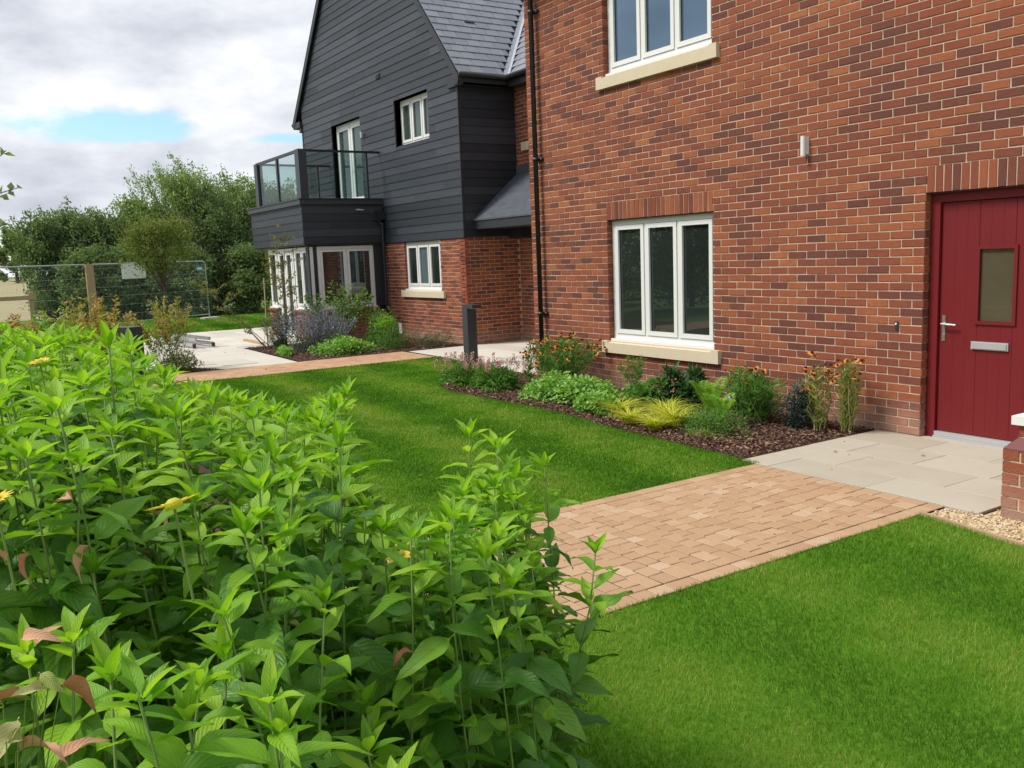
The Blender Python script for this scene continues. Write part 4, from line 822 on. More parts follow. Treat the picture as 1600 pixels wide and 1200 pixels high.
t = plant('euphorbia', 'dark blue green bushy shrub left of the tall straw stemmed coneflowers', 'shrub', 1.50, -.40); mound(t, 'leaves', K['f_bluedark'], (1.50, -.40, .02), (.19, .18, .40), 2000, .034, .015, .5); mound(t, 'top_leaves', K['f_blue'], (1.48, -.36, .34), (.09, .09, .14), 380, .03, .006, .3)
b, e = fan((1.42, -.32, 0), 26, .42, .22); spray_leaves(t, K['f_olive'], b, e, 18, .03, .005, 'wispy_leaves')
helenium(1.70, -.36, .66, .15, 16, 'left one of two tall straw stemmed coneflowers against the wall', 15, 'f_straw', per=16)
helenium(1.93, -.27, .70, .12, 24, 'right one of two tall straw stemmed coneflowers, nearest the door', 24, 'f_straw', per=18)
helenium(1.52, -.30, .44, .10, 6, 'short coneflower with few orange heads above the dark shrub', 6, 'f_straw', per=12)
# second bed (by the bay)
def sapling(x, y, h, lab, m='f_sapling', spread=.55, n=34, per=16, ln=.065, wd=.032, lean=(0, 0)):
    t = plant('young_tree', lab, 'tree', x, y); base, tips = [], []; mb = MB(); tr = []
    for k in range(3):
        a = RNG.uniform(0, 6.28); top = np.array([x+math.cos(a)*.25*spread+lean[0], y+math.sin(a)*.25*spread+lean[1], h*RNG.uniform(.85, 1)]); b0 = np.array([x+RNG.normal()*.04, y+RNG.normal()*.04, 0]); tr.append((b0, top)); mb.tube([b0, (b0*.5+top*.5)+RNG.normal(size=3)*.04, top], [.008, .005, .002], 6)
    for i in range(n):
        b0, top = tr[i % 3]; k = RNG.uniform(.18, 1); p = b0+(top-b0)*k; a = RNG.uniform(0, 6.28); l = spread*RNG.uniform(.35, 1)*(1.1-.5*k); e = p+np.array([math.cos(a)*l, math.sin(a)*l, l*RNG.uniform(.1, .7)]); base.append(p); tips.append(e); mb.tube([p, (p+e)/2+RNG.normal(size=3)*.02, e], [.005, .004, .002], 4, False)
    mb.build('trunk', K['wood'], t, True); spray_leaves(t, K[m], base, tips, per, ln, wd, 'crown', .1, .5); return t
sapling(-10.95, -1.15, 2.55, 'sparse young multi-stemmed tree in front of the bay window', spread=.62, n=46, per=20)
sapling(-11.35, -1.45, 1.55, 'arching young shrub of yellowing leaves leaning left beside the bay', spread=.6, n=22, per=22, lean=(-.65, -1.0))
t = tag(MB().tube([(-11.62, -1.30, 0), (-11.70, -1.25, 1.45)], .016, 6).build('plant_stake', K['timber']), 'pale wooden stake beside the sparse young tree', 'stake')
t = plant('rosemary', 'dark blue green upright shrub at the corner of the bay bed', 'shrub', -10.9, -1.25); b, e = fan((-10.9, -1.25, 0), 80, .85, .45); stems(t, K['stem'], b, e, .003); spray_leaves(t, K['f_bluedark'], b, e, 50, .055, .010, frm=.1)
for x, y, s, lab in ((-9.9, -1.05, 1.0, 'larger hazy purple Russian sage clump'), (-9.45, -.75, .85, 'smaller silvery Russian sage clump behind the green mound')):
    t = plant('russian_sage', lab, 'flower', x, y, 'Russian sage in the bay bed'); b, e = fan((x, y, 0), int(100*s), .95*s, .70*s); stems(t, K['f_blue'], b, e, .004, .002, bend=.03); spray_leaves(t, K['f_blue'], b, e, 30, .045, .013, 'leaves', .05); spray_leaves(t, K['purple'], b, e, 20, .024, .016, 'flowers', .55)
t = plant('geranium', 'bright green low mound at the front of the bay bed', 'plant', -8.85, -.75); mound(t, 'leaves', K['f_light'], (-8.85, -.75, 0), (.48, .70, .34), 3000, .05, .045, 1.2)
t = plant('hydrangea', 'leafy shrub with yellowing leaves under the bay side window', 'shrub', -10.6, .1); b, e = fan((-10.6, -.1, 0), 60, 1.30, .85); stems(t, K['wood'], b, e, .006); spray_leaves(t, K['f_mid'], b, e, 20, .085, .05, frm=.35); spray_leaves(t, K['f_sapling'], b[:12], e[:12], 8, .08, .05, 'yellowed_leaves', frm=.7)
t = plant('shrub', 'green shrub against the bricks right of the bay downpipe', 'shrub', -9.7, .55); mound(t, 'leaves', K['f_mid'], (-9.7, .45, 0), (.55, .45, .75), 2400, .055, .030, .5)
t = plant('spurge', 'yellow green topped shrub beside the white plant label', 'shrub', -9.0, .35); mound(t, 'leaves', K['f_mid'], (-9.0, .35, 0), (.42, .48, .58), 2200, .045, .014, .5); mound(t, 'top_leaves', K['f_fern'], (-9.05, .3, .42), (.30, .32, .20), 500, .045, .02, .6)
t = plant('rosemary', 'low feathery dark green plant under the clad house window', 'plant', -8.6, .75); mound(t, 'leaves', K['f_dark'], (-8.6, .75, 0), (.30, .45, .42), 1800, .04, .007, .3)
t = plant('rosemary', 'feathery dark green plant behind the bollard lamp', 'plant', -8.45, 1.15); mound(t, 'leaves', K['f_dark'], (-8.45, 1.15, 0), (.18, .40, .34), 1500, .04, .007, .3)
t = plant('ground_cover', 'small low green plant alone on the mulch near the patio', 'plant', -11.5, -1.1); mound(t, 'leaves', K['f_mid'], (-11.5, -1.1, 0), (.22, .2, .16), 500, .05, .02, .5)
t = plant('ground_cover', 'bright green sprawling plant at the path edge of the bay bed', 'plant', -9.6, -1.6); mound(t, 'leaves', K['f_light'], (-9.6, -1.6, 0), (.5, .18, .18), 900, .05, .035, .8)
tag(MB().obox((-8.72, .42, .30), ((.5, .8, 0), (.8, -.5, 0), (.1, -.1, 1)), (-.03, 0, 0), (.03, .003, .20)).build('plant_label', K['white']), 'white plastic plant label standing in the bay bed', 'plant label')
# nandinas on the far side
def nandina(x, y, h, r, lab, m='f_nandina', m2='f_mid', n=40):
    t = plant('nandina', lab, 'shrub', x, y, 'orange tinted bamboo shrubs'); b, e = fan((x, y, 0), n, h, r); stems(t, K['wood'], b, e, .004, .0015)
    spray_leaves(t, K[m], b, e, 40, .07, .026, 'leaves', .5, .5); spray_leaves(t, K[m2], b, e, 26, .07, .026, 'green_leaves', .3, .5)
c = onz(285, 583); nandina(-8.75, -3.95, 1.25, .60, 'orange tinted nandina bush standing beside the far path')
t = plant('shrub', 'low grey green shrub at the foot of the orange nandina by the path', 'shrub', -8.55, -3.75); mound(t, 'leaves', K['f_olive'], (-8.55, -3.75, 0), (.45, .5, .42), 2200, .05, .018, .5)
for px_, D, h, r, lab, m, m2 in ((165, 11.8, 1.42, .50, 'nandina with coral tips left of the dark lamp bollard', 'f_nandina', 'f_nandina'), (118, 11.2, 1.36, .5, 'yellow green nandina in front of the wooden fence post', 'f_nandina', 'f_fern'), (12, 10.4, 1.27, .5, 'red leaved nandina at the far left edge of the garden', 'f_nandred', 'f_nandina'), (66, 10.8, 1.30, .5, 'green nandina between the red one and the wooden post', 'f_fern', 'f_mid')):
    d = CF+(px_-800)/FPX*CR-(560-600)/FPX*CU; q = CAM+d*D/np.hypot(d[0], d[1]); nandina(q[0], q[1], h, r, lab, m, m2, 60)
# bollard lamps
def bollard(x, y, h, lab, ang=0.0):
    t = thing('bollard_light', lab, 'bollard light', (x, y, 0), 'dark grey bollard lamps'); s = .083; c_, s_ = math.cos(ang), math.sin(ang); ax = ((c_, s_, 0), (s_, -c_, 0), (0, 0, 1))
    MB().obox((x, y, 0), ax, (-s, -s, 0), (s, s, h)).build('post', K['anthracite'], t); MB().obox((x, y, 0), ax, (s, -s, h-.055), (s+.17, s, h-.002)).build('lamp_head', K['anthracite'], t); MB().obox((x, y, 0), ax, (s+.02, -s+.02, h-.062), (s+.15, s-.02, h-.0555)).build('diffuser', K['upvc'], t)
bollard(-5.43, .06, .965, 'dark grey bollard lamp standing in the lawn before the brick corner'); bollard(-3.0, -5.45, 1.13, 'dark grey bollard lamp half hidden behind the leafy bed', 3.6)
# ladder lying on the patio
lad = thing('ladder', 'aluminium step ladder lying flat on the patio', 'ladder', (-14.3, -2.2, 0))
a0 = np.array((-12.75, -2.15, .10)); dl = unit(np.array((-2.6, -.35, 0)))[0] if False else np.array((-2.6, -.35, 0))/np.linalg.norm((-2.6, -.35)); dn = np.array((-dl[1], dl[0], 0))
for k, (off, z) in enumerate(((0, .08), (.42, .08), (.06, .19), (.36, .19))): MB().obox(a0+dn*off+(0, 0, z-.1), (dl, dn, (0, 0, 1)), (0, -.02, -.035), (2.4, .02, .035)).build('stile', K['steel'], lad)
for k in range(8):
    MB().obox(a0+dl*(.2+.27*k)+(0, 0, -.02), (dl, dn, (0, 0, 1)), (-.04, .02, -.012), (.04, .40, .012)).build('tread', K['silver'], lad)
for off in (0, .42): MB().obox(a0+dn*off, (dl, dn, (0, 0, 1)), (-.05, -.03, -.08), (.0, .03, .0)).build('foot', K['black'], lad)
tag(MB().box((-12.3, -1.25, .0), (-13.6, -1.16, .05)).build('plank', K['timber']), 'short offcut plank lying on the patio near the bay', 'plank')
# site fence panels
def panel(A, B, h, lab, signs=()):
    A, B = np.array(A, float), np.array(B, float); t = thing('mesh_fence_panel', lab, 'fence panel', tuple(A), 'temporary wire mesh fence panels'); d = (B-A)/np.linalg.norm(B-A); ln = np.linalg.norm(B-A); up = np.array((0, 0, 1)); P = lambda u, z: A+d*u+up*z
    c = .14; pts = [P(0, 0), P(0, h-c)]+[P(c-c*math.cos(q), h-c+c*math.sin(q)) for q in (.4, .8, 1.2)]+[P(c, h), P(ln-c, h)]+[P(ln-c+c*math.sin(q), h-c+c*math.cos(q)) for q in (.4, .8, 1.2)]+[P(ln, h-c), P(ln, 0)]
    MB().tube(pts, .021, 8).build('tube_frame', K['galv'], t, True); MB().tube([P(0, .2), P(ln, .2)], .014, 6).build('bottom_rail', K['galv'], t)
    mb = MB(); n = int(ln/.045)
    for i in range(1, n): mb.tube([P(i*ln/n, .2), P(i*ln/n, h-.01)], .0013, 3, False)
    for z in np.arange(.45, h, .27): mb.tube([P(0, z), P(ln, z)], .0025, 3, False)
    stuff(mb.build('mesh_wires', K['galv'], t))
    for k in (0.0, ln): MB().obox(P(k, 0), (d, np.cross(d, up), up), (-.3, -.12, -.02), (.3, .12, .1)).build('foot_block', K['concrete'], t)
    return t, P, d
R_ = (-23.0, .42, 0); Lm = (-20.9, -3.35, 0); Ll = (-18.9, -6.9, 0)
t, P, d = panel(Lm, R_, 1.92, 'right-hand mesh fence panel carrying a blank white board'); nn = np.cross(d, (0, 0, 1))
MB().obox(P(1.08, 1.47), (d, nn, (0, 0, 1)), (0, .025, 0), (.84, .035, .44)).build('blank_board', K['white'], t)
MB().obox(P(3.92, 1.62), (d, nn, (0, 0, 1)), (0, .025, 0), (.24, .035, .13)).build('tag_plate', mat('blue_plate', [(0, (.05, .28, .55)), (1, (.10, .36, .62))]), t); MB().obox(P(3.94, 1.66), (d, nn, (0, 0, 1)), (0, .036, 0), (.2, .038, .06)).build('tag_text_strip', K['white'], t)
panel(Ll, Lm, 1.92, 'left-hand mesh fence panel running out of the picture')
panel(tuple(np.array(Ll)+(np.array(Ll)-np.array(Lm))), Ll, 1.92, 'third mesh fence panel farther out beyond the left edge')
tag(MB().obox((-20.75, -3.3, 0), ((.5, -.85, 0), (-.85, -.5, 0), (0, 0, 1)), (-.13, .05, 0), (.13, .10, 1.93)).build('fence_post', K['timber']), 'tall raw timber post between the two mesh fence panels', 'post')
fn = thing('post_and_rail_fence', 'low timber post and rail fence in the field behind the mesh', 'fence', (-24, -9, 0))
for k in range(6):
    y = -4.6-2.2*k; MB().box((-25.1, y, 0), (-24.9, y+.14, 1.15)).build('post', K['timber'], fn)
for z in (.92,): MB().box((-24.89, -16, z), (-24.84, -4.4, z+.13)).build('rail', K['timber'], fn)
# ================================================================== trees
def tree(name, lab, x, y, h, r, m, n=9000, ln=.13, wd=.07, shoots=60, z0=.0, group='trees and tall hedge behind the fence', upright=.9, cat='tree', trunk_r=.10, lean=(0, 0), spikes=0):
    t = plant(name, lab, cat, x, y, group); mb = MB(); mb.tube([(x, y, 0), (x+.1, y, h*.35), (x-.05+lean[0]*.5, y+lean[1]*.5, h*.75)], [trunk_r, trunk_r*.7, trunk_r*.25], 8)
    B, E = [], []
    for i in range(shoots):
        a = RNG.uniform(0, 6.28); k = RNG.uniform(0, 1)**.7; zc = z0+(h-z0)*k; prof = math.sqrt(max(.05, 1-abs(2*k-.75)**2.0/1.6)) if k < .9 else .55; rr_ = r*prof*RNG.uniform(.25, 1)
        b = np.array([x+math.cos(a)*rr_*.55+lean[0]*k, y+math.sin(a)*rr_*.55+lean[1]*k, zc*.86]); l = RNG.uniform(.45, 1.0)*h*.26; e = b+np.array([math.cos(a)*.5, math.sin(a)*.5, upright])*l+RNG.normal(size=3)*.12; B.append(b); E.append(e)
        if i % 3 == 0: mb.tube([(x, y, zc*.4), b, e], [trunk_r*.3, .02, .006], 4, False)
    parts = []
    for i in range(spikes):      # long upright shoots standing out of the crown
        a = RNG.uniform(0, 6.28); rr_ = r*RNG.uniform(0, .85); b = np.array([x+math.cos(a)*rr_, y+math.sin(a)*rr_, h*RNG.uniform(.70, .88)*(1-.12*rr_/r)]); e = b+np.array([RNG.normal()*.12, -.42+RNG.normal()*.18, h*RNG.uniform(.16, .30)]); mb.tube([b-(0, 0, .6), b, e], [.02, .012, .004], 4, False)
        k = RNG.uniform(0, 1, 85)[:, None]; P = b+(e-b)*k+RNG.normal(size=(85, 3))*(.16*(1-k*.6)); parts.append(kites(P, rdir(85)+unit((e-b)[None])*.9, rdir(85, .8), ln*RNG.uniform(.7, 1.3, 85), wd*RNG.uniform(.7, 1.3, 85)))
    mb.build('trunk', K['wood'], t); per = n//shoots
    for b, e in zip(B, E):
        k = RNG.uniform(0, 1, per)[:, None]; sp = (.34*(1-k*.75))*min(1, r/2.0); P = b+(e-b)*k+RNG.normal(size=(per, 3))*sp; P[:, 2] = np.maximum(P[:, 2], .05); D = rdir(per)+unit((e-b)[None])*.6
        parts.append(kites(P, D, rdir(per, .8), ln*RNG.uniform(.6, 1.3, per), wd*RNG.uniform(.6, 1.3, per)))
    v, f = join(parts); link('crown', npmesh('crown', v, f, m), t); return t
F1, F2 = K['f_tree'], K['f_tree_dark']
def pt(px_, py_, D): d = CF+(px_-800)/FPX*CR-(py_-600)/FPX*CU; return CAM+d*D/np.hypot(d[0], d[1])
spec = [('hazel_tree', 'bushy tree whose tips show through the balcony glass', 440, 278, 38, 2.0, F1), ('hazel_tree', 'bushy tree with upright shoots just left of the balcony', 375, 266, 37.5, 1.9, F1), ('hazel_tree', 'tallest bushy tree of the hedge, reaching highest against the sky', 288, 246, 37, 2.0, F1),
        ('hazel_tree', 'hedge tree rising behind the right end of the mesh fence', 330, 296, 36, 1.8, F2), ('hazel_tree', 'rounded hedge tree behind the slim yellow green tree', 228, 298, 37, 1.7, F1), ('hawthorn', 'lower dense hawthorn behind the blank white board', 175, 326, 36.5, 1.6, F2), ('hawthorn', 'hawthorn behind the timber post', 118, 318, 36.5, 1.5, F2),
        ('hawthorn', 'leftmost hedge tree with one shoot sticking up', 68, 322, 36, 1.25, F2), ('hazel_tree', 'hedge tree hidden behind the bay', 520, 270, 38, 2.2, F1)]
for nm, lab, px_, py_, D, r, m in spec:
    q = pt(px_, py_, D); tree(nm, lab, q[0], q[1], q[2]/1.13, r, m, n=13000, shoots=110, ln=.11, wd=.062, spikes=48 if nm == 'hazel_tree' else 26)
for k, (px_, D) in enumerate(((395, 34.6), (300, 34.6), (215, 34.6), (140, 34.6))):   # low growth in front
    q = pt(px_, 420, D); tree('hedge_shrub', ('low hedge growth left of the bay', 'low hedge growth at the right end of the mesh fence', 'low hedge growth behind the white board', 'low hedge growth right of the timber post')[k], q[0], q[1], 2.5, 1.5, F2, n=10000, shoots=60, cat='shrub', upright=.5)
tree('field_maple', 'young yellow green tree with a slim bare trunk in front of the fence', -19.6, -1.65, 3.35, 1.3, K['f_olive'], n=9000, ln=.07, wd=.045, shoots=70, z0=2.0, group=None, upright=.12, trunk_r=.04)
for k in range(7): tree('field_tree', ('distant tree at the left edge of the field', 'distant tree second from the left', 'distant field tree in the middle', 'distant round field tree', 'distant field tree behind the hedge', 'distant field tree farther right', 'distant field tree farthest right')[k], -230+k*9, -70+k*26, 10, 7, F2, n=2500, ln=.9, wd=.7, shoots=40, group='distant trees beyond the field', trunk_r=.4)
# sprigs of a tree just outside the left edge of the picture
def pt(px_, py_, D): d = CF+(px_-800)/FPX*CR-(py_-600)/FPX*CU; return CAM+d*D/np.hypot(d[0], d[1])
t = plant('birch', 'slim tree whose leafy twigs enter at the left edge', 'tree', *pt(-150, 600, 6.0)[:2]); mb = MB(); tb = np.array([*pt(-150, 600, 6.0)[:2], 0]); mb.tube([tb, tb+(0, 0, 1.5), tb+(.05, 0, 3.4)], [.035, .028, .008], 8)
B = [tb+(0, 0, 1.9), tb+(0, 0, 1.75), tb+(0, 0, 1.6), tb+(0, 0, 2.3), tb+(0, 0, 2.9), tb+(0, 0, 2.0)]; E = [pt(30, 293, 6.0), pt(10, 235, 6.1), pt(8, 350, 5.9), pt(-40, 200, 6.1), pt(-80, 120, 6), pt(-200, 250, 6)]
for b, e in zip(B, E): mb.tube([b, (b+e)/2+(0, 0, .05), e], [.008, .005, .002], 4)
mb.build('trunk', K['wood'], t); spray_leaves(t, K['f_tree'], B, E, 26, .06, .04, 'crown', .35, .5)
# garden behind the viewer, seen as reflections in the windows
bf = thing('slatted_fence', 'brown horizontally slatted garden fence seen as a reflection in the door glass', 'fence', (-2, -10.4, 0))
for k in range(12): MB().box((-7, -10.4, .06+k*.15), (2.5, -10.38, .06+k*.15+.135)).build('slat', K['timber'], bf)
for x in (-7, -5.1, -3.2, -1.3, .6, 2.4): MB().box((x, -10.5, 0), (x+.09, -10.41, 1.9)).build('post', K['timber'], bf)
tree('garden_sapling', 'small young tree in front of the slatted fence, seen in the door glass', -1.9, -9.4, 1.7, .55, K['f_olive'], n=1500, ln=.07, wd=.045, shoots=30, z0=.5, group=None, trunk_r=.02)
for k, (x, y, h) in enumerate(((-26, -12.5, 4.2), (-21.5, -11.8, 4.4), (-17, -12, 4.2), (-12.5, -11.6, 4.4), (-8.5, -13, 4.5), (-4, -14, 4.5), (1.5, -14.5, 4.6), (7, -14.5, 4.5))): tree('garden_tree', ('first', 'second', 'third', 'fourth', 'fifth', 'sixth', 'seventh', 'eighth')[k]+' from the west in the row of trees reflected in the windows', x, y, h, 2.6, F2, n=16000, ln=.12, wd=.08, shoots=110, group='trees reflected in the windows', upright=.5)
# ================================================================== leafy bed in the foreground
def leaf_mesh(name, m, ln, wd, droop, fold, wave, seed, seg=8, tipp=1.0):
    r_ = random.Random(seed); v, f, uv = [], [], []; pet = .10*ln; cols = (-1, -.5, 0, .5, 1)
    for i in range(seg+1):
        t = i/seg; wprof = (math.sin(math.pi*min(1, t**.72))**.85)*(1-.25*t)*wd*.5 if 0 < t < 1 else .0006
        x = pet+ln*t; zc = .10*ln*math.sin(t*1.5)-droop*ln*t*t; side = wave*.05*ln*math.sin(t*4+seed)
        for c in cols:
            a = abs(c); v.append((x-.02*ln*a, c*wprof+side*t, zc+a*wprof*fold+wave*.11*wd*math.sin(t*11+c*2.3+seed)*a)); uv.append((c*.5+.5, t))
    for i in range(seg):
        for k in range(4): p = i*5+k; f.append((p, p+5, p+6, p+1))
    b = len(v); v += [(0, -.0012, 0), (0, .0012, 0)]; uv += [(.5, 0), (.5, 0)]; f.append((b, 1, 3, b+1))
    me = bpy.data.meshes.new(name); me.from_pydata(v, [], f); ul = me.uv_layers.new(name='UVMap')
    for lp in me.loops: ul.data[lp.index].uv = uv[lp.vertex_index]
    me.materials.append(m); me.shade_smooth(); return me
MAT_L = [leaf_mesh('leaf', K['leafo'], .122, .053, .16+.13*(i % 3), .25+.12*(i % 3), .6+.5*(i % 2), i) for i in range(7)]
YNG_L = [leaf_mesh('leaf', K['leafy'], .100, .040, .06+.16*(i % 3), .42+.12*(i % 2), .5, 20+i) for i in range(6)]
TIP_L = [leaf_mesh('leaf', K['leafy'], .060, .022, .02+.08*i, .6, .3, 40+i, 5) for i in range(3)]
BRN_L = [leaf_mesh('leaf', K['leafb'], .085, .045, .75, .7, .8, 60+i) for i in range(2)]
PAL_L = [leaf_mesh('leaf', K['leafp'], .075, .034, .3, .6, 1.0, 70+i) for i in range(2)]
STEMS = {}
LCOUNT = 0
def put(me, parent, p, az, el, roll, s, name='leaf'):
    o = bpy.data.objects.new(name, me); COL.objects.link(o); o.parent = parent; o.matrix_basis = Matrix.Translation(p) @ Matrix.Rotation(az, 4, 'Z') @ Matrix.Rotation(-el, 4, 'Y') @ Matrix.Rotation(roll, 4, 'X') @ Matrix.Scale(s, 4)
    return o
GRP = 'leafy stalks of the foreground bed'
def stalk(x, y, H, seed, label, zmin=.30, group=GRP, sp=.064, lean=None):
    r_ = random.Random(seed); t = thing('sunflower_stalk', label, 'plant', (x, y, 0), group); lx, ly = lean or (r_.uniform(-.17, .17), r_.uniform(-.17, .17)); n = 7
    k1, k2, k3 = r_.uniform(-.02, .02), r_.uniform(-.02, .02), r_.uniform(0, 6)
    C = lambda z: Vector((lx*(z/H)**1.6+k1*math.sin(z*7+k3), ly*(z/H)**1.6+k2*math.sin(z*6+k3*2), z))
    MB().tube([tuple(C(H*k/n)) for k in range(n+1)], [.0045*(1-.5*k/n) for k in range(n+1)], 6).mesh
    st = MB().tube([tuple(C(H*k/n)) for k in range(n+1)], [.0034*(1-.45*k/n) for k in range(n+1)], 6).mesh('stem', K['stem'], True); o = bpy.data.objects.new('stem', st); COL.objects.link(o); o.parent = t
    z = max(zmin, H*.22); az = r_.uniform(0, 6.28); k = 0
    while z < H-.02:
        u = (z/H); top = H-z
        for s_ in (0, math.pi):
            a = az+s_+r_.uniform(-.6, .6)
            if top > .15: put(r_.choice(MAT_L), t, C(z), a, r_.uniform(-.45, .55), r_.uniform(-.6, .6), r_.uniform(.62, 1.28)*(1.0 if top > .3 else .85)) if r_.random() > .014 else put(r_.choice(PAL_L+BRN_L[:1]), t, C(z), a, r_.uniform(-.9, -.2), r_.uniform(-1, 1), r_.uniform(.45, .75))
            else: put(r_.choice(YNG_L), t, C(z), a, r_.uniform(-.15, .40)+.35*(.15-top)/.15, r_.uniform(-.3, .3), r_.uniform(.75, 1.15)*(.72+.3*min(1, top/.12)))
        if top > .28 and r_.random() < .28:        # short side shoot
            a = az+math.pi/2+r_.uniform(-.5, .5); q = C(z)+Vector((math.cos(a)*.05, math.sin(a)*.05, .06))
            for b in (0, 2.1, 4.2): put(r_.choice(YNG_L), t, q, a+b, .55, 0, .55)
        z += sp*(1.0 if top > .2 else .66)*r_.uniform(.85, 1.15); az += math.pi/2+r_.uniform(-.2, .2); k += 1
    for b in range(6): put(r_.choice(TIP_L), t, C(H-.012), b*1.05+az, r_.uniform(.30, 1.1), 0, r_.uniform(.75, 1.2))
    return t, C
OUT = [(-300, 470), (0, 500), (60, 515), (100, 505), (150, 515), (200, 530), (240, 560), (300, 590), (340, 600), (400, 622), (470, 640), (500, 618), (540, 598), (568, 720), (600, 785), (655, 810), (700, 750), (740, 663), (790, 680), (830, 712), (870, 718), (900, 745), (930, 830), (960, 835), (1000, 1000)]
ox, oy = np.array(OUT, float).T
def top_limit(x, y, ytarget):
    d = np.array([x, y])-CAM[:2]; lo, hi = 0.0, 2.2
    for _ in range(22):
        m_ = (lo+hi)/2; yy_ = project(np.array([x, y, m_]))[1]
        if yy_ < ytarget: hi = m_
        else: lo = m_
    return lo
cand = []; rr = random.Random(11); tries = 0
while len(cand) < 298 and tries < 90000:
    tries += 1; D = math.sqrt(rr.uniform(.92**2, 4.6**2)) if rr.random() < .6 else rr.uniform(.95, 3.2); pxx = rr.uniform(-260, 838)
    p = pt(pxx, 700, D); x, y = p[0], p[1]
    if x < (3.88 if y > -6.45 else 2.3): continue
    if pxx > 640 and not (1.55 < D < 2.75): continue
    if pxx > 560 and D > 2.95: continue
    if pxx > 880 and D > 2.5: continue
    if any((x-a)**2+(y-b)**2 < (.092 if D > 1.6 else .12)**2 for a, b, _, _ in cand): continue
    cand.append((x, y, D, pxx))
hs = np.interp
tries = 0; extra = 0
while extra < 26 and tries < 4000:                 # fill the right-hand clump
    tries += 1; D = rr.uniform(1.9, 2.6); pxx = rr.uniform(705, 862); p = pt(pxx, 700, D)
    if p[0] < 3.9 or any((p[0]-a)**2+(p[1]-b)**2 < .075**2 for a, b, _, _ in cand): continue
    cand.append((p[0], p[1], D, pxx)); extra += 1
for i, (x, y, D, pxx) in enumerate(cand):
    H = float(hs(pxx, [-260, 0, 300, 550, 740, 860, 905], [1.56, 1.52, 1.42, 1.32, 1.27, 1.02, .86]))*rr.uniform(.90, 1.03)
    if D < 1.6: H = min(H, 1.22*rr.uniform(.9, 1.02)) if pxx < 500 else min(H, .98*rr.uniform(.88, 1.02))
    ln_ = (-.03+rr.uniform(-.06, .03), -.04+rr.uniform(-.06, .03)) if pxx > 700 else (rr.uniform(-.09, .09), rr.uniform(-.09, .09)) if 480 < pxx else (rr.uniform(-.17, .17), rr.uniform(-.17, .17))
    xx_ = project(np.array([x+ln_[0], y+ln_[1], H]))[0]; yt = max(float(hs(xx_+q_, ox, oy)) for q_ in ((-22, 0, 22) if 540 < xx_ < 725 else (0,))); lim = top_limit(x+ln_[0], y+ln_[1], yt)-.035; H = min(H, lim)
    if H < .45: continue
    zone = ("back left of the bed before the orange bushes" if pxx < 320 and D > 2.3 else "back of the bed against the lawn" if D > 2.3 and pxx < 620 else "right-hand clump overlapping the brick path" if pxx >= 620 else
            "front left corner of the bed" if pxx < 150 and D < 1.7 else "very front of the bed" if D < 1.7 else "thick middle of the leafy bed")
    stalk(x, y, H, 100+i, 'bright green leafy stalk in the '+zone, zmin=.26, group='leafy stalks in the '+zone, lean=ln_)
# the stalks that make the outline of the right-hand clump
for k, (px_, py_, D, lab) in enumerate(((725, 905, 2.1, 'leafy stalk low at the right of the bed before the path'), (770, 760, 2.3, 'stalk between the two tallest of the right-hand clump'), (818, 735, 2.3, 'stalk under the yellow green top at the right of the clump'), (738, 667, 2.42, 'tallest stalk of the clump standing clear of the bed over the lawn'), (790, 684, 2.35, 'second tallest stalk of the clump right of the tallest one'), (862, 716, 2.3, 'stalk with yellow green top at the right of the clump'), (838, 852, 2.05, 'lone slanting stalk reaching out over the brick path'), (545, 603, 2.9, 'stalk sticking up at the middle of the bed in front of the lawn'), (500, 622, 2.9, 'stalk just left of the one sticking up before the lawn'), (205, 530, 2.2, 'broad leaved stalk in front of the dark lamp bollard'), (170, 525, 2.1, 'broad leaved stalk immediately left of the bollard lamp'))):
    p = pt(px_, py_+12, D); stalk(p[0]-.02, p[1], p[2], 900+k, lab, group=None, lean=(.0, .0) if k != 6 else (.075, .12))
def big_flower(p, lab, s=1.0, tilt=(.5, .3)):
    t = thing('yellow_flower', lab, 'flower', tuple(p), 'yellow daisies among the leaves'); k = 13; a = np.linspace(0, 2*math.pi, k, endpoint=False); D = np.column_stack([np.cos(a), np.sin(a), .15+0*a]); v, f = kites(D*.009, D, np.tile([0, 0, 1.], (k, 1)), .027, .011, .1); o = bpy.data.objects.new('petals', npmesh('petals', v, f, K['yellow'])); COL.objects.link(o); o.parent = t; o.rotation_euler = (*tilt, 0); o.scale = (s,)*3
    c = bpy.data.objects.new('centre', MB().tube([(0, 0, -.004), (0, 0, .005), (0, 0, .009)], [.011, .010, .004], 10).mesh('centre', K['f_yellow'], True)); COL.objects.link(c); c.parent = t; c.rotation_euler = (*tilt, 0); c.scale = (s,)*3
    st = MB().tube([(0, 0, 0), (.01, .01, -.12)], .0018, 5).mesh('stem', K['stem']); c = bpy.data.objects.new('stem', st); COL.objects.link(c); c.parent = t
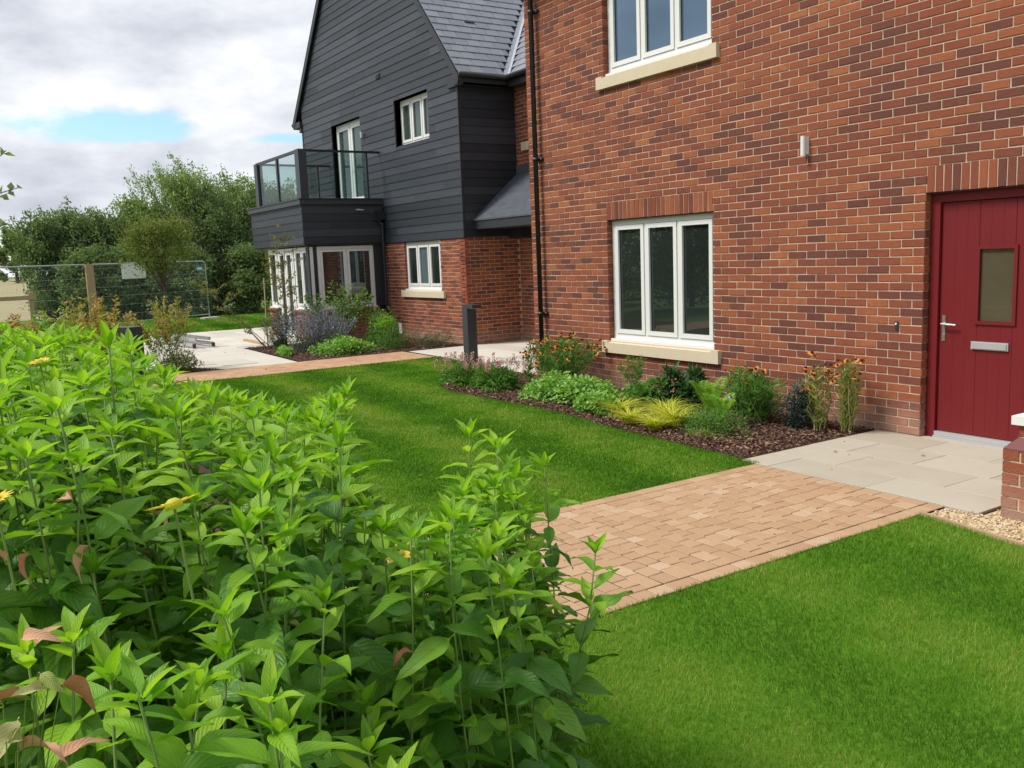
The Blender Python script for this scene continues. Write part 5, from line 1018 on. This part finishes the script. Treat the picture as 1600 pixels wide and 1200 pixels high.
big_flower(pt(272, 790, 1.12), 'yellow daisy half hidden under the leaves near the centre left', 1.0, (.15, -.25)); big_flower(pt(62, 566, 2.0), 'small yellow daisy on the far left of the bed', .7, (.2, .1)); big_flower(pt(625, 868, 1.9), 'small yellow daisy deep inside the bed', 1.0); big_flower(pt(-8, 782, 1.3), 'yellow daisy cut by the left edge', .7, (.2, .1))
# scorched leaves and the pale sprig in the lower left corner
sp_ = thing('scorched_shrub', 'shrub sprig with brown scorched and pale leaves in the lower left corner', 'shrub', tuple(pt(-20, 1250, .85)*np.array([1, 1, 0]))); o0 = np.array(sp_.location)
rr = random.Random(5); mb = MB()
for px_, py_, D, me, s in ((40, 1090, .82, 0, .55), (75, 1075, .80, 2, .5), (30, 1120, .85, 2, .7), (95, 1070, .82, 0, .6), (10, 1160, .82, 2, .6), (25, 1175, .84, 0, .7), (60, 1050, .80, 2, .45), (5, 1100, .85, 0, .6), (90, 1195, .85, 0, .6)):
    p = pt(px_, py_, D)-o0; put((BRN_L+PAL_L)[me+rr.randrange(2)], sp_, Vector(p), rr.uniform(0, 6.28), rr.uniform(-.6, .6), rr.uniform(-1, 1), s*.75); c0 = pt(px_*.5+10, 1290, .86)-o0; mb.tube([tuple(p), tuple((p+c0)/2+np.array([.004, 0, .004])), tuple(c0)], .0005, 4, False)
MB_ = mb.mesh('twigs', K['stem']); o = bpy.data.objects.new('twigs', MB_); COL.objects.link(o); o.parent = sp_
for k, (px_, py_, D, s, lab) in enumerate(((115, 782, 1.25, 1.05, 'curled orange brown dead leaf caught among green leaves'), (45, 860, 1.2, .9, 'rolled brown dead leaf left of centre in the bed'), (30, 1000, 1.15, .9, 'brown dead leaf above the scorched sprig'), (55, 1010, 1.3, .8, 'dark dead leaf beside the stems near the left edge'), (10, 880, 1.25, .8, 'brown dead leaf at the left edge of the bed'))):
    o = bpy.data.objects.new('dead_leaf', BRN_L[k % 2]); COL.objects.link(o); o.location = tuple(pt(px_, py_, D)); o.rotation_euler = (rr.uniform(0, 1.5), rr.uniform(-1, 1), rr.uniform(0, 6)); o.scale = (s*.5,)*3; tag(o, lab, 'dead leaf')
print('LEAVES', len([o for o in bpy.data.objects if o.name.startswith('leaf')]), 'OBJ', len(bpy.data.objects))
